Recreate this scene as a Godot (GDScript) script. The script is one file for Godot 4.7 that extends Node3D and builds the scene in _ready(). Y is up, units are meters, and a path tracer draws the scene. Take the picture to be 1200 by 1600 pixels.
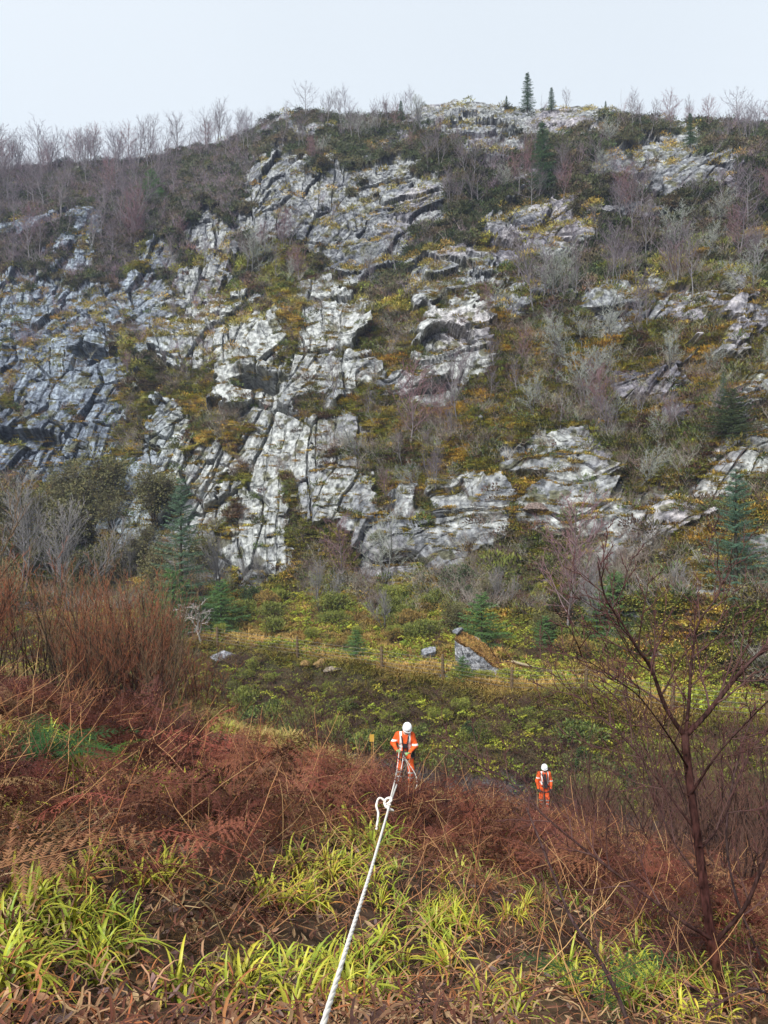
extends Node3D
# A quarry-like crag above a railway cutting, seen from a bracken slope. Metres, y up, the camera stands at the origin.

const FOCAL := 1208.0            # focal length of the lens, in units of a 1200 x 1600 frame
const WX := 0.574                # the railway runs along (0.819, 0, 0.574); w is the distance across it
const WZ := -0.819

var rng := RandomNumberGenerator.new()
var taken := {}
var M := {}
var n_a := FastNoiseLite.new()
var n_b := FastNoiseLite.new()
var n_c := FastNoiseLite.new()
var n_fine := FastNoiseLite.new()

# ---------------------------------------------------------------- triangle collector
class Geo:
	var v := PackedVector3Array()
	var n := PackedVector3Array()
	var c := PackedColorArray()
	var i := PackedInt32Array()
	func tube(path: PackedVector3Array, r0: float, r1: float, sides: int, c0: Color, c1: Color, power := 1.0) -> void:
		var k := path.size()
		var first := v.size()
		var ref := Vector3(0.31, 0.2, 0.93)
		for a in k:
			var t := (path[mini(a + 1, k - 1)] - path[maxi(a - 1, 0)]).normalized()
			var u := t.cross(ref)
			if u.length_squared() < 0.01:
				u = t.cross(Vector3(0.9, 0.3, 0.1))
			u = u.normalized()
			var b := t.cross(u)
			var f := float(a) / float(k - 1)
			var r := lerpf(r0, r1, pow(f, power))
			var col := c0.lerp(c1, f)
			for s in sides:
				var ang := TAU * s / sides
				var d := u * cos(ang) + b * sin(ang)
				v.append(path[a] + d * r)
				n.append(d)
				c.append(col)
		for a in k - 1:
			for s in sides:
				var p := first + a * sides + s
				var q := first + a * sides + (s + 1) % sides
				i.append_array(PackedInt32Array([p, p + sides, q, q, p + sides, q + sides]))
	func twig(a: Vector3, b: Vector3, r: float, col: Color) -> void:
		# a thin three-sided spike
		var t := (b - a).normalized()
		var u := t.cross(Vector3(0.31, 0.2, 0.93)).normalized()
		var w := t.cross(u)
		var f := v.size()
		for s in 3:
			var d := u * cos(TAU * s / 3.0) + w * sin(TAU * s / 3.0)
			v.append(a + d * r)
			n.append(d)
			c.append(col)
		v.append(b)
		n.append(t)
		c.append(col)
		i.append_array(PackedInt32Array([f, f + 3, f + 1, f + 1, f + 3, f + 2, f + 2, f + 3, f]))
	func tri(a: Vector3, b: Vector3, d: Vector3, col: Color) -> void:
		var f := v.size()
		var nn := (d - a).cross(b - a).normalized()
		v.append_array(PackedVector3Array([a, b, d]))
		n.append_array(PackedVector3Array([nn, nn, nn]))
		c.append_array(PackedColorArray([col, col, col]))
		i.append_array(PackedInt32Array([f, f + 1, f + 2]))
	func quad(a: Vector3, b: Vector3, d: Vector3, e: Vector3, col: Color) -> void:
		var f := v.size()
		var nn := (d - a).cross(b - a).normalized()
		v.append_array(PackedVector3Array([a, b, d, e]))
		n.append_array(PackedVector3Array([nn, nn, nn, nn]))
		c.append_array(PackedColorArray([col, col, col, col]))
		i.append_array(PackedInt32Array([f, f + 1, f + 2, f, f + 2, f + 3]))
	func leaf(at: Vector3, along: Vector3, side: Vector3, col: Color) -> void:
		quad(at, at + along * 0.45 + side * 0.5, at + along, at + along * 0.45 - side * 0.5, col)
	func blade(path: PackedVector3Array, across: Vector3, width: float, c0: Color, c1: Color, fold := 0.25) -> void:
		# a strap leaf: two strips that meet in a keel
		var k := path.size()
		var f := v.size()
		for a in k:
			var x := float(a) / float(k - 1)
			var half := width * 0.5 * minf(1.0, 0.55 + x * 2.0) * (1.0 - pow(x, 3.0))
			var t := (path[mini(a + 1, k - 1)] - path[maxi(a - 1, 0)]).normalized()
			var up := across.cross(t).normalized()
			var col := c0.lerp(c1, x)
			v.append_array(PackedVector3Array([path[a] - across * half + up * half * fold, path[a], path[a] + across * half + up * half * fold]))
			n.append_array(PackedVector3Array([(up + across * 0.3).normalized(), up, (up - across * 0.3).normalized()]))
			c.append_array(PackedColorArray([col, col, col]))
		for a in k - 1:
			var p := f + a * 3
			i.append_array(PackedInt32Array([p, p + 3, p + 1, p + 1, p + 3, p + 4, p + 1, p + 4, p + 2, p + 2, p + 4, p + 5]))
	func box(center: Vector3, x: Vector3, y: Vector3, z: Vector3, col: Color) -> void:
		for s in [-1.0, 1.0]:
			quad(center + x * s - y - z, center + x * s + y - z, center + x * s + y + z, center + x * s - y + z, col)
			quad(center + y * s - x - z, center + y * s + x - z, center + y * s + x + z, center + y * s - x + z, col)
			quad(center + z * s - x - y, center + z * s + x - y, center + z * s + x + y, center + z * s - x + y, col)
	func mesh(with_normals := true) -> ArrayMesh:
		var arr := []
		arr.resize(Mesh.ARRAY_MAX)
		arr[Mesh.ARRAY_VERTEX] = v
		if with_normals:
			arr[Mesh.ARRAY_NORMAL] = n
		arr[Mesh.ARRAY_COLOR] = c
		arr[Mesh.ARRAY_INDEX] = i
		var m := ArrayMesh.new()
		m.add_surface_from_arrays(Mesh.PRIMITIVE_TRIANGLES, arr)
		return m

# ---------------------------------------------------------------- naming helpers
func numbered(called: String) -> String:
	var k: int = taken.get(called, 0)
	taken[called] = k + 1
	return called if k == 0 else "%s_%03d" % [called, k]

func part(called: String, mesh: Mesh, m: Material, parent: Node3D) -> MeshInstance3D:
	var o := MeshInstance3D.new()
	o.name = called
	var k := 1
	while parent.has_node(NodePath(String(o.name))):
		o.name = "%s_%03d" % [called, k]
		k += 1
	o.mesh = mesh
	o.material_override = m
	parent.add_child(o, true)
	return o

func tag(o: Node3D, label: String, category: String, group := "") -> void:
	o.set_meta("label", label)
	o.set_meta("category", category)
	if group:
		o.set_meta("group", group)

func thing(called: String, label: String, category: String, at := Vector3.ZERO, turn := 0.0, group := "") -> Node3D:
	var o := Node3D.new()
	o.name = numbered(called)
	add_child(o, true)
	o.position = at
	o.rotation.y = turn
	tag(o, label, category, group)
	return o

func struct(called: String, mesh: Mesh, m: Material) -> MeshInstance3D:
	var o := MeshInstance3D.new()
	o.name = numbered(called)
	o.mesh = mesh
	o.material_override = m
	add_child(o, true)
	o.set_meta("kind", "structure")
	return o

func stuff(called: String, label: String, category: String, mesh: Mesh, m: Material, where: Array, tints: Array) -> void:
	var mm := MultiMesh.new()
	mm.transform_format = MultiMesh.TRANSFORM_3D
	mm.use_colors = true
	mm.mesh = mesh
	mm.instance_count = where.size()
	for k in where.size():
		mm.set_instance_transform(k, where[k])
		mm.set_instance_color(k, tints[k])
	var o := MultiMeshInstance3D.new()
	o.name = numbered(called)
	o.multimesh = mm
	o.material_override = m
	add_child(o, true)
	tag(o, label, category)
	o.set_meta("kind", "stuff")

# a copy of a prototype thing (Node3D with parts) that is not in the tree itself
func put(proto: Node3D, label: String, category: String, at: Vector3, turn: float, size: float, group := "", lean := 0.0) -> Node3D:
	var o: Node3D = proto.duplicate()
	o.name = numbered(String(proto.name))
	add_child(o, true)
	o.transform = Transform3D(Basis(Vector3(0, 0, 1), lean) * Basis(Vector3.UP, turn).scaled(Vector3.ONE * size), at)
	tag(o, label, category, group)
	return o

func proto(called: String) -> Node3D:
	var o := Node3D.new()
	o.name = called
	return o

func rf(a: float, b: float) -> float:
	return rng.randf_range(a, b)

func tint(c: Color, spread := 0.15) -> Color:
	var k := 1.0 + rf(-spread, spread)
	return Color(c.r * k * (1.0 + rf(-spread, spread) * 0.4), c.g * k * (1.0 + rf(-spread, spread) * 0.3), c.b * k)

func ramp(x: float, pts: Array) -> float:
	if x <= pts[0].x:
		return pts[0].y
	for k in range(1, pts.size()):
		if x < pts[k].x:
			var f: float = (x - pts[k - 1].x) / (pts[k].x - pts[k - 1].x)
			return lerpf(pts[k - 1].y, pts[k].y, f)
	return pts[pts.size() - 1].y

# ---------------------------------------------------------------- ground
var GROUND := [Vector2(-30, 13), Vector2(-10, 3.4), Vector2(0, -0.85), Vector2(2, -1.6), Vector2(8, -3.95), Vector2(15.6, -6.9), Vector2(17.2, -7.6), Vector2(19, -8.8), Vector2(23.6, -11.1), Vector2(29, -11.2), Vector2(32, -8.3), Vector2(33, -8.05), Vector2(36, -8.2), Vector2(41, -6.6), Vector2(50, -3.2), Vector2(80, 6)]

func across(x: float, z: float) -> float:
	return WX * x + WZ * z

func gy(x: float, z: float) -> float:
	var w := across(x, z)
	var y := ramp(w + n_a.get_noise_2d(x * 2.0, z * 2.0) * 0.7, GROUND)
	y += 0.8 * exp(-pow((w - 15.0) / 1.7, 2.0)) * smoothstep(-9.0, -15.0, 0.819 * x + 0.574 * z)
	var wild := 1.0 - smoothstep(22.5, 24.0, w) * (1.0 - smoothstep(28.6, 29.6, w))
	y += wild * (n_b.get_noise_2d(x, z) * 0.34 + n_b.get_noise_2d(x * 3.1, z * 3.1) * 0.16)
	return y

func gp(x: float, z: float, up := 0.0) -> Vector3:
	return Vector3(x, gy(x, z) + up, z)

func at(px: float, py: float, depth: float) -> Vector3:
	return Vector3((px - 600.0) / FOCAL * depth, (800.0 - py) / FOCAL * depth, -depth)

# where the line of sight through a point of the frame meets the ground
func on_ground(px: float, py: float, from := 0.8, to := 70.0) -> Vector3:
	var d := from
	while d < to:
		var p := at(px, py, d)
		if p.y < gy(p.x, p.z):
			break
		d += 0.03 + d * 0.004
	var q := at(px, py, d)
	return gp(q.x, q.z)

# ---------------------------------------------------------------- hillside
var SKYLINE := [Vector2(-600, 330), Vector2(-200, 290), Vector2(0, 266), Vector2(60, 260), Vector2(110, 252), Vector2(190, 256), Vector2(250, 244), Vector2(340, 222), Vector2(385, 205), Vector2(430, 184), Vector2(490, 174), Vector2(560, 186), Vector2(630, 184), Vector2(665, 163), Vector2(720, 160), Vector2(765, 164), Vector2(830, 174), Vector2(900, 170), Vector2(955, 172), Vector2(1000, 186), Vector2(1080, 192), Vector2(1140, 190), Vector2(1200, 196), Vector2(1500, 230), Vector2(1800, 300)]
var DEPTHS := [Vector2(-0.25, 46), Vector2(0, 50), Vector2(0.08, 55), Vector2(0.33, 62), Vector2(0.60, 74), Vector2(0.69, 87), Vector2(0.88, 99), Vector2(1.0, 124), Vector2(1.3, 160)]
const COLS := 1150
const ROWS := 650
const A_MAX := 63.0
const Q_MIN := -0.2
const Q_MAX := 1.06
var hill_v := PackedVector3Array()
var hill_c := PackedColorArray()
var hill_rock := PackedFloat32Array()
var row_v := []
var row_c := []
var row_r := []
var mask := PackedFloat32Array()
var tone := PackedFloat32Array()
const MASK_W := 420
const MASK_H := 250

func hill_base(a: float, q: float) -> Vector3:
	var px := 600.0 + a * 12.08
	var sky := ramp(px, SKYLINE) + n_b.get_noise_1d(px * 0.06) * 5.0
	var dq := ramp(q + 0.05 * n_b.get_noise_2d(a * 0.12, q * 4.0 + 31.0), DEPTHS)
	var d := dq * (1.0 - a * lerpf(0.0055, 0.0034, clampf(q, 0.0, 1.0)))
	if q <= 1.0:
		var py := 960.0 + (sky - 960.0) * q
		return Vector3(a * 0.01 * d, (800.0 - py) / FOCAL * d, -d)
	var top := (800.0 - sky) / FOCAL * d
	return Vector3(a * 0.01 * d, top - (q - 1.0) * 220.0, -d - (q - 1.0) * 150.0)

# a patch of bare rock on the hillside: centre and radii (frame units at the hillside), tilt in degrees, how pale the stone is
func crag(px: float, py: float, rx: float, ry: float, deg: float, pale: float) -> void:
	var ca := cos(deg_to_rad(deg))
	var sa := sin(deg_to_rad(deg))
	var reach := maxf(rx, ry) * 1.6
	for j in range(maxi(0, int((py - reach) / 4.0)), mini(MASK_H, int((py + reach) / 4.0) + 1)):
		for i in range(maxi(0, int((px + 240 - reach) / 4.0)), mini(MASK_W, int((px + 240 + reach) / 4.0) + 1)):
			var dx := i * 4.0 - 240.0 - px
			var dy := j * 4.0 - py
			var u := (dx * ca + dy * sa) / rx
			var w := (-dx * sa + dy * ca) / ry
			var f := 1.0 - smoothstep(0.55, 1.5, sqrt(u * u + w * w))
			var k := j * MASK_W + i
			if f > mask[k]:
				tone[k] = lerpf(tone[k], pale, f / (f + mask[k] + 0.001))
				mask[k] = f

func hash2(x: int, y: int, s: int) -> int:
	var h := (x * 374761393 + y * 668265263 + s * 974711) & 0x7fffffff
	h = ((h ^ (h >> 13)) * 1274126177) & 0x7fffffff
	return h ^ (h >> 16)

# broken facets: (height, gap to the next facet, a number of its own)
func facet(x: float, y: float, s: int) -> Vector3:
	var ix := floori(x)
	var iy := floori(y)
	var best := 9.0
	var second := 9.0
	var bh := 0
	var bx := 0.0
	var by := 0.0
	for oy in range(-1, 2):
		for ox in range(-1, 2):
			var h := hash2(ix + ox, iy + oy, s)
			var dx := ix + ox + 0.15 + 0.7 * float(h & 1023) / 1023.0 - x
			var dy := iy + oy + 0.15 + 0.7 * float((h >> 10) & 1023) / 1023.0 - y
			var d := dx * dx + dy * dy
			if d < best:
				second = best
				best = d
				bh = h
				bx = dx
				by = dy
			elif d < second:
				second = d
	var g := hash2(bh & 0xffff, bh >> 12, s + 7)
	var height := float(g & 255) / 255.0 - 0.5
	var gx := float((g >> 8) & 255) / 255.0 - 0.5
	var gyy := float((g >> 16) & 255) / 255.0 - 0.35
	return Vector3(height - bx * gx * 1.1 - by * gyy * 1.1, sqrt(second) - sqrt(best), float((g >> 4) & 1023) / 1023.0)

# jointed beds: (height, gap to the next joint, a number of its own)
func beds(u: float, w: float, s: int) -> Vector3:
	var j := floori(w)
	var r := hash2(j, s * 31, s)
	var uu := u * (0.65 + 0.7 * float(r & 255) / 255.0) + float((r >> 8) & 255) * 0.37
	var i := floori(uu)
	var h := hash2(i, j, s + 3)
	var fu := uu - i
	var fw := w - j
	# every joint is a little askew
	var skew := (float((h >> 3) & 63) / 63.0 - 0.5) * 0.3
	var eu := minf(fu + skew * (fw - 0.5), 1.0 - fu - skew * (fw - 0.5))
	var gap := minf(maxf(eu, 0.0) * 1.7, minf(fw, 1.0 - fw))
	var height := float(h & 255) / 255.0 - 0.5
	height += (fw - 0.5) * (float((h >> 8) & 255) / 255.0 - 0.35) * 1.1 + (fu - 0.5) * (float((h >> 16) & 255) / 255.0 - 0.5) * 0.9
	return Vector3(height, gap, float((h >> 5) & 1023) / 1023.0)

# cushions of moss and heather: (distance to the middle of the nearest, a number of its own)
func cushion(x: float, y: float, s: int) -> Vector2:
	var ix := floori(x)
	var iy := floori(y)
	var best := 9.0
	var bh := 0
	for oy in range(-1, 2):
		for ox in range(-1, 2):
			var h := hash2(ix + ox, iy + oy, s)
			var dx := ix + ox + float(h & 1023) / 1023.0 - x
			var dy := iy + oy + float((h >> 10) & 1023) / 1023.0 - y
			var d := dx * dx + dy * dy
			if d < best:
				best = d
				bh = h
	return Vector2(sqrt(best), float((bh >> 4) & 4095) / 4095.0)

func sample_mask(px: float, py: float, what: PackedFloat32Array) -> float:
	var x := clampf((px + 240.0) / 4.0, 0.0, MASK_W - 1.01)
	var y := clampf(py / 4.0, 0.0, MASK_H - 1.01)
	var i := int(x)
	var j := int(y)
	var fx := x - i
	var fy := y - j
	var k := j * MASK_W + i
	return lerpf(lerpf(what[k], what[k + 1], fx), lerpf(what[k + MASK_W], what[k + MASK_W + 1], fx), fy)

func q_of(r: int) -> float:
	return lerpf(Q_MIN, 0.0, r / 24.0) if r < 24 else Q_MAX * (r - 24.0) / (ROWS - 25.0)

func hill_row(r: int) -> void:
	var vs := PackedVector3Array()
	var cs := PackedColorArray()
	var rs := PackedFloat32Array()
	vs.resize(COLS)
	cs.resize(COLS)
	rs.resize(COLS)
	var q := q_of(r)
	for k in COLS:
		var a := lerpf(-A_MAX, A_MAX, float(k) / (COLS - 1))
		var b := hill_base(a, q)
		var px := 600.0 + a * 12.08
		var py := 800.0 + b.y / b.z * FOCAL
		var up := rise(b)
		# strata: nearly upright on the left, slanting up to the right on the right
		var th := lerpf(1.45, 0.75, smoothstep(-4.0, 28.0, a + n_b.get_noise_2d(b.x * 0.7, up * 0.7) * 8.0))
		var ct := cos(th)
		var sn := sin(th)
		var wx := n_a.get_noise_2d(b.x * 3.0, up * 3.0)
		var wy := n_a.get_noise_2d(b.x * 3.0 + 70.0, up * 3.0 + 9.0)
		var u := (b.x * ct + up * sn) + wx * 0.35
		var w := (-b.x * sn + up * ct) + wy * 0.35
		var m := sample_mask(px + wx * 26.0, py + wy * 22.0, mask)
		var ragged := n_b.get_noise_2d(b.x * 4.0, up * 4.0) * 0.9 + n_fine.get_noise_2d(b.x * 1.1, up * 1.1) * 0.42
		var rock := smoothstep(0.0, 0.12, m * 0.92 + ragged * 0.62 - 0.28 - 0.07 * smoothstep(0.5, 0.8, q))
		rock = maxf(rock, smoothstep(0.42, 0.5, n_c.get_noise_2d(b.x * 0.9, up * 1.6) + ragged * 0.25) * smoothstep(0.06, 0.2, q))
		var soft := n_a.get_noise_2d(b.x * 1.2, up * 1.2) * 1.3 + n_b.get_noise_2d(b.x * 2.2, up * 2.6) * 0.7
		var cu1 := cushion((b.x + wx) / 2.3, (up + wy) / 1.5, 41)
		var cu2 := cushion((b.x + wx) / 0.95, (up + wy) / 0.6, 47)
		var plump := 1.0 + 0.8 * smoothstep(0.5, 0.75, q)
		var disp := soft + plump * (1.0 * (0.6 - cu1.x * cu1.x) + 0.45 * (0.5 - cu2.x * cu2.x))
		var h3 := 0.5
		if rock > 0.01:
			var f1 := facet(u / 8.0, w / 4.4, 3)
			# each block has its own bedding: direction, thickness and how broken it is
			var turn := (f1.z - 0.5) * 1.0
			var u2 := u * cos(turn) + w * sin(turn)
			var w2 := -u * sin(turn) + w * cos(turn)
			var own := fmod(f1.z * 7.31, 1.0)
			var size := lerpf(0.7, 1.9, own)
			var broken := lerpf(0.35, 1.15, fmod(f1.z * 13.7, 1.0))
			var f2 := beds(u2 / (3.2 * size) + f1.z * 30.0, w2 / (1.15 * size) + f1.z * 50.0, 11)
			var f3 := beds(u2 / 1.3 + f2.z * 20.0, w2 / 0.45 + f2.z * 30.0, 23)
			h3 = f1.z * 0.3 + f2.z * 0.4 + f3.z * 0.3
			var rk := maxf(f1.x, -0.14) * 2.1 + f2.x * 0.78 * broken + f3.x * 0.19 * broken
			rk -= 0.7 * (1.0 - smoothstep(0.0, 0.06, f1.y)) + 0.36 * broken * (1.0 - smoothstep(0.02, 0.10 / size, f2.y)) + 0.07 * broken * (1.0 - smoothstep(0.05, 0.25, f3.y))
			disp = lerpf(disp - 0.25, soft * 0.5 + 0.7 + rk, rock)
		# the hollow under the overhang
		var cx := (px - 404.0 + (py - 604.0) * 0.3) / 38.0
		var cy := (py - 604.0 - absf(px - 395.0) * 0.16) / (10.0 if py < 604.0 else 15.0)
		disp -= 5.5 * (1.0 - smoothstep(0.55, 1.05, sqrt(cx * cx + cy * cy)))
		# the roof that juts out over it
		disp += 1.5 * (1.0 - smoothstep(0.6, 1.1, Vector2((px - 408.0) / 46.0, (py - 586.0 - absf(px - 400.0) * 0.16) / 9.0).length()))
		var o2x := (px - 1010.0) / 26.0
		var o2y := (py - 283.0) / 14.0
		disp -= 2.6 * (1.0 - smoothstep(0.6, 1.1, sqrt(o2x * o2x + o2y * o2y)))
		var o3x := (px - 150.0) / 40.0
		var o3y := (py - 553.0 - px * 0.02) / 9.0
		disp -= 2.6 * (1.0 - smoothstep(0.6, 1.1, sqrt(o3x * o3x + o3y * o3y)))
		var o4x := (px - 40.0) / 60.0
		var o4y := (py - 690.0) / 14.0
		disp -= 2.2 * (1.0 - smoothstep(0.6, 1.1, sqrt(o4x * o4x + o4y * o4y)))
		if q > 0.97:
			disp *= 0.35
		vs[k] = b + Vector3(0.05, 0.36, 0.93) * disp
		# stone and turf colours
		var col: Color
		if rock > 0.5:
			var tn := sample_mask(px, py, tone)
			var streak := n_fine.get_noise_2d(u * 0.35, w * 1.9)
			var patch := n_b.get_noise_2d(b.x * 3.0 + 40.0, up * 3.0)
			var spots := smoothstep(0.08, 0.3, n_fine.get_noise_2d(b.x * 2.2, up * 2.2)) - smoothstep(0.12, 0.34, -n_fine.get_noise_2d(b.x * 1.7 + 20.0, up * 1.7))
			var p := clampf(tn * 0.95 + (h3 - 0.5) * 0.7 + streak * 0.32 + patch * 0.3 + spots * 0.17, 0.0, 1.0)
			var dark := Color(0.085, 0.09, 0.105)
			var mid := Color(0.235, 0.245, 0.262)
			var pale := Color(0.46, 0.475, 0.455)
			col = dark.lerp(mid, p / 0.42) if p < 0.42 else mid.lerp(pale, (p - 0.42) / 0.58)
			var pinkish := smoothstep(0.05, 0.5, n_c.get_noise_2d(b.x * 1.3 + 90.0, up * 1.3)) * smoothstep(-15.0, 10.0, a)
			col = col.lerp(Color(col.r * 1.04, col.g * 0.95, col.b * 1.0), pinkish)
			if a < -24.0:
				col = col.lerp(Color(col.r * 0.88, col.g * 0.98, col.b * 1.12), smoothstep(-24.0, -34.0, a))
			var mossy := smoothstep(0.3, 0.36, n_fine.get_noise_2d(b.x * 0.6 + 50.0, up * 0.6) + n_b.get_noise_2d(b.x * 2.0, up * 2.0 + 60.0) * 0.5)
			col = col.lerp(Color(0.10, 0.095, 0.03), mossy * 0.75)
		else:
			col = turf(b.x, up, q, cu1.y, cu2.y)
		cs[k] = col
		rs[k] = rock
	row_v[r] = vs
	row_c[r] = cs
	row_r[r] = rs

# the colour of what grows at a place on the hillside: heather above, mosses and dead grass below
func turf(x: float, up: float, q: float, h1: float, h2: float) -> Color:
	var k := h1 * 0.7 + h2 * 0.45 + n_b.get_noise_2d(x * 0.9 + 11.0, up * 0.9) * 0.5
	var high := q + n_c.get_noise_2d(x, up) * 0.25 + (h1 - 0.5) * 0.25
	if high > 0.64:
		return Color(0.055, 0.066, 0.03).lerp(Color(0.10, 0.084, 0.05), smoothstep(0.4, 1.0, k))
	var moss := Color(0.125, 0.085, 0.055)
	if k > 0.14:
		moss = Color(0.12, 0.135, 0.035).lerp(Color(0.21, 0.20, 0.042), smoothstep(0.14, 0.55, k))
	if k > 0.66:
		moss = Color(0.24, 0.21, 0.045).lerp(Color(0.34, 0.26, 0.07), smoothstep(0.66, 0.95, k))
	return moss

func rise(p: Vector3) -> float:
	return p.y - p.z * 0.35

func hill_at(px: float, py: float) -> Vector3:
	var a := (px - 600.0) / 12.08
	var k := clampi(roundi((a + A_MAX) / (2.0 * A_MAX) * (COLS - 1)), 0, COLS - 1)
	# from the bottom up, the first row that is seen at or above py
	for r in range(0, ROWS):
		var p := hill_v[r * COLS + k]
		if 800.0 + p.y / p.z * FOCAL <= py:
			return p
	return hill_v[(ROWS - 36) * COLS + k]

func rock_at(px: float, py: float) -> float:
	return sample_mask(px, py, mask)

func build_hill() -> void:
	mask.resize(MASK_W * MASK_H)
	tone.resize(MASK_W * MASK_H)
	tone.fill(0.42)
	# left crag: dark, wet and blue-grey
	crag(110, 610, 75, 105, 0, 0.42); crag(60, 490, 70, 45, -15, 0.45); crag(150, 500, 40, 50, 0, 0.42); crag(25, 560, 50, 60, 0, 0.22)
	crag(90, 715, 70, 50, 0, 0.3); crag(20, 700, 50, 45, 0, 0.22); crag(160, 640, 34, 60, 10, 0.36); crag(20, 460, 45, 20, -20, 0.5)
	crag(120, 415, 40, 14, -25, 0.5); crag(-80, 560, 90, 120, 0, 0.35)
	# the pale middle crags
	crag(230, 480, 40, 50, -20, 0.62); crag(280, 545, 40, 34, 10, 0.8); crag(370, 535, 80, 48, 20, 0.95); crag(385, 590, 60, 46, 30, 0.95)
	crag(520, 515, 62, 44, -35, 0.92); crag(490, 590, 70, 22, -20, 0.9); crag(410, 645, 44, 32, 0, 0.92); crag(265, 675, 32, 48, 5, 0.92)
	crag(170, 690, 16, 38, 0, 0.7); crag(445, 700, 62, 44, -15, 0.9); crag(410, 750, 30, 70, 8, 0.92); crag(270, 775, 92, 62, 15, 0.95)
	crag(195, 790, 44, 50, 20, 0.9); crag(330, 720, 44, 26, 0, 0.85); crag(400, 862, 46, 60, 4, 0.8); crag(510, 775, 60, 46, -12, 0.78)
	crag(520, 680, 36, 26, 0, 0.7); crag(540, 600, 40, 30, -30, 0.75); crag(500, 470, 34, 24, -40, 0.65); crag(320, 860, 26, 60, 0, 0.6)
	crag(600, 870, 50, 50, 0, 0.55); crag(250, 840, 60, 26, 0, 0.8); crag(560, 830, 30, 40, 0, 0.5)
	# right of the middle
	crag(700, 555, 46, 78, 32, 0.88); crag(670, 610, 40, 30, 0, 0.7); crag(735, 800, 54, 56, -20, 0.72); crag(690, 862, 60, 38, -10, 0.68)
	crag(640, 800, 30, 30, 0, 0.55); crag(820, 725, 44, 36, 0, 0.5); crag(890, 700, 44, 20, 0, 0.62); crag(885, 780, 76, 44, -38, 0.82)
	crag(975, 850, 60, 34, -38, 0.86); crag(1075, 810, 74, 20, -36, 0.84); crag(1150, 730, 70, 34, -42, 0.84); crag(1090, 920, 50, 34, -20, 0.8)
	crag(1010, 780, 22, 14, -30, 0.7); crag(1050, 632, 30, 34, 20, 0.36); crag(1175, 610, 50, 18, -30, 0.7); crag(1250, 700, 60, 60, -40, 0.7)
	crag(930, 740, 30, 40, 0, 0.5); crag(1010, 600, 40, 18, 0, 0.25); crag(1200, 860, 50, 30, -35, 0.6)
	# upper crags
	crag(440, 285, 54, 40, 10, 0.55); crag(500, 335, 60, 70, -10, 0.5); crag(585, 360, 60, 60, 0, 0.46); crag(650, 320, 52, 44, -30, 0.56)
	crag(610, 280, 44, 20, -25, 0.66); crag(410, 360, 50, 26, 0, 0.5); crag(330, 380, 44, 30, 20, 0.48); crag(560, 410, 50, 30, 0, 0.4)
	crag(700, 440, 66, 36, -15, 0.5); crag(675, 470, 34, 20, -20, 0.62); crag(770, 405, 30, 34, 0, 0.4); crag(865, 370, 54, 44, -20, 0.52)
	crag(800, 370, 44, 30, 0, 0.4); crag(955, 265, 40, 24, 0, 0.36); crag(1065, 275, 76, 34, -12, 0.46); crag(1035, 232, 60, 20, -20, 0.6)
	crag(725, 185, 86, 34, 6, 0.56); crag(890, 190, 86, 30, -14, 0.6); crag(770, 232, 50, 22, 0, 0.45); crag(960, 485, 60, 30, -25, 0.5)
	crag(1040, 480, 40, 20, -20, 0.5); crag(1130, 470, 50, 18, -15, 0.46); crag(1140, 540, 40, 16, -20, 0.5); crag(480, 205, 34, 10, 0, 0.5)
	crag(575, 236, 26, 8, 20, 0.6); crag(250, 400, 24, 20, 0, 0.5); crag(300, 460, 26, 30, 0, 0.6); crag(1180, 380, 40, 20, 0, 0.4)
	crag(340, 440, 24, 20, 0, 0.5); crag(620, 225, 26, 10, 0, 0.5); crag(1280, 480, 60, 60, 0, 0.4); crag(800, 480, 26, 20, 0, 0.4)
	crag(1010, 822, 80, 24, -38, 0.85); crag(1120, 775, 90, 26, -40, 0.86); crag(930, 800, 60, 26, -38, 0.8); crag(1190, 700, 50, 40, -40, 0.8)
	row_v.resize(ROWS)
	row_c.resize(ROWS)
	row_r.resize(ROWS)
	var job := WorkerThreadPool.add_group_task(hill_row, ROWS)
	WorkerThreadPool.wait_for_group_task_completion(job)
	for r in ROWS:
		hill_v.append_array(row_v[r])
		hill_c.append_array(row_c[r])
		hill_rock.append_array(row_r[r])
	var g := Geo.new()
	g.v = hill_v
	g.c = hill_c
	var idx := PackedInt32Array()
	idx.resize((ROWS - 1) * (COLS - 1) * 6)
	var o := 0
	for r in ROWS - 1:
		for k in COLS - 1:
			var p := r * COLS + k
			idx[o] = p; idx[o + 1] = p + COLS; idx[o + 2] = p + 1
			idx[o + 3] = p + 1; idx[o + 4] = p + COLS; idx[o + 5] = p + COLS + 1
			o += 6
	g.i = idx
	struct("hillside", g.mesh(false), M.rock)

# ---------------------------------------------------------------- materials
func noise_image(size: int, freq: float, oct: int, lo: float, hi: float, seed_: int, type := FastNoiseLite.TYPE_SIMPLEX_SMOOTH) -> ImageTexture:
	var n := FastNoiseLite.new()
	n.seed = seed_
	n.noise_type = type
	n.frequency = freq
	n.fractal_octaves = oct
	n.fractal_gain = 0.62
	var im := n.get_seamless_image(size, size)
	im.convert(Image.FORMAT_RGB8)
	var data := im.get_data()
	for k in data.size():
		data[k] = int(255.0 * clampf(lerpf(lo, hi, data[k] / 255.0), 0.0, 1.0))
	return ImageTexture.create_from_image(Image.create_from_data(size, size, false, Image.FORMAT_RGB8, data))

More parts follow.
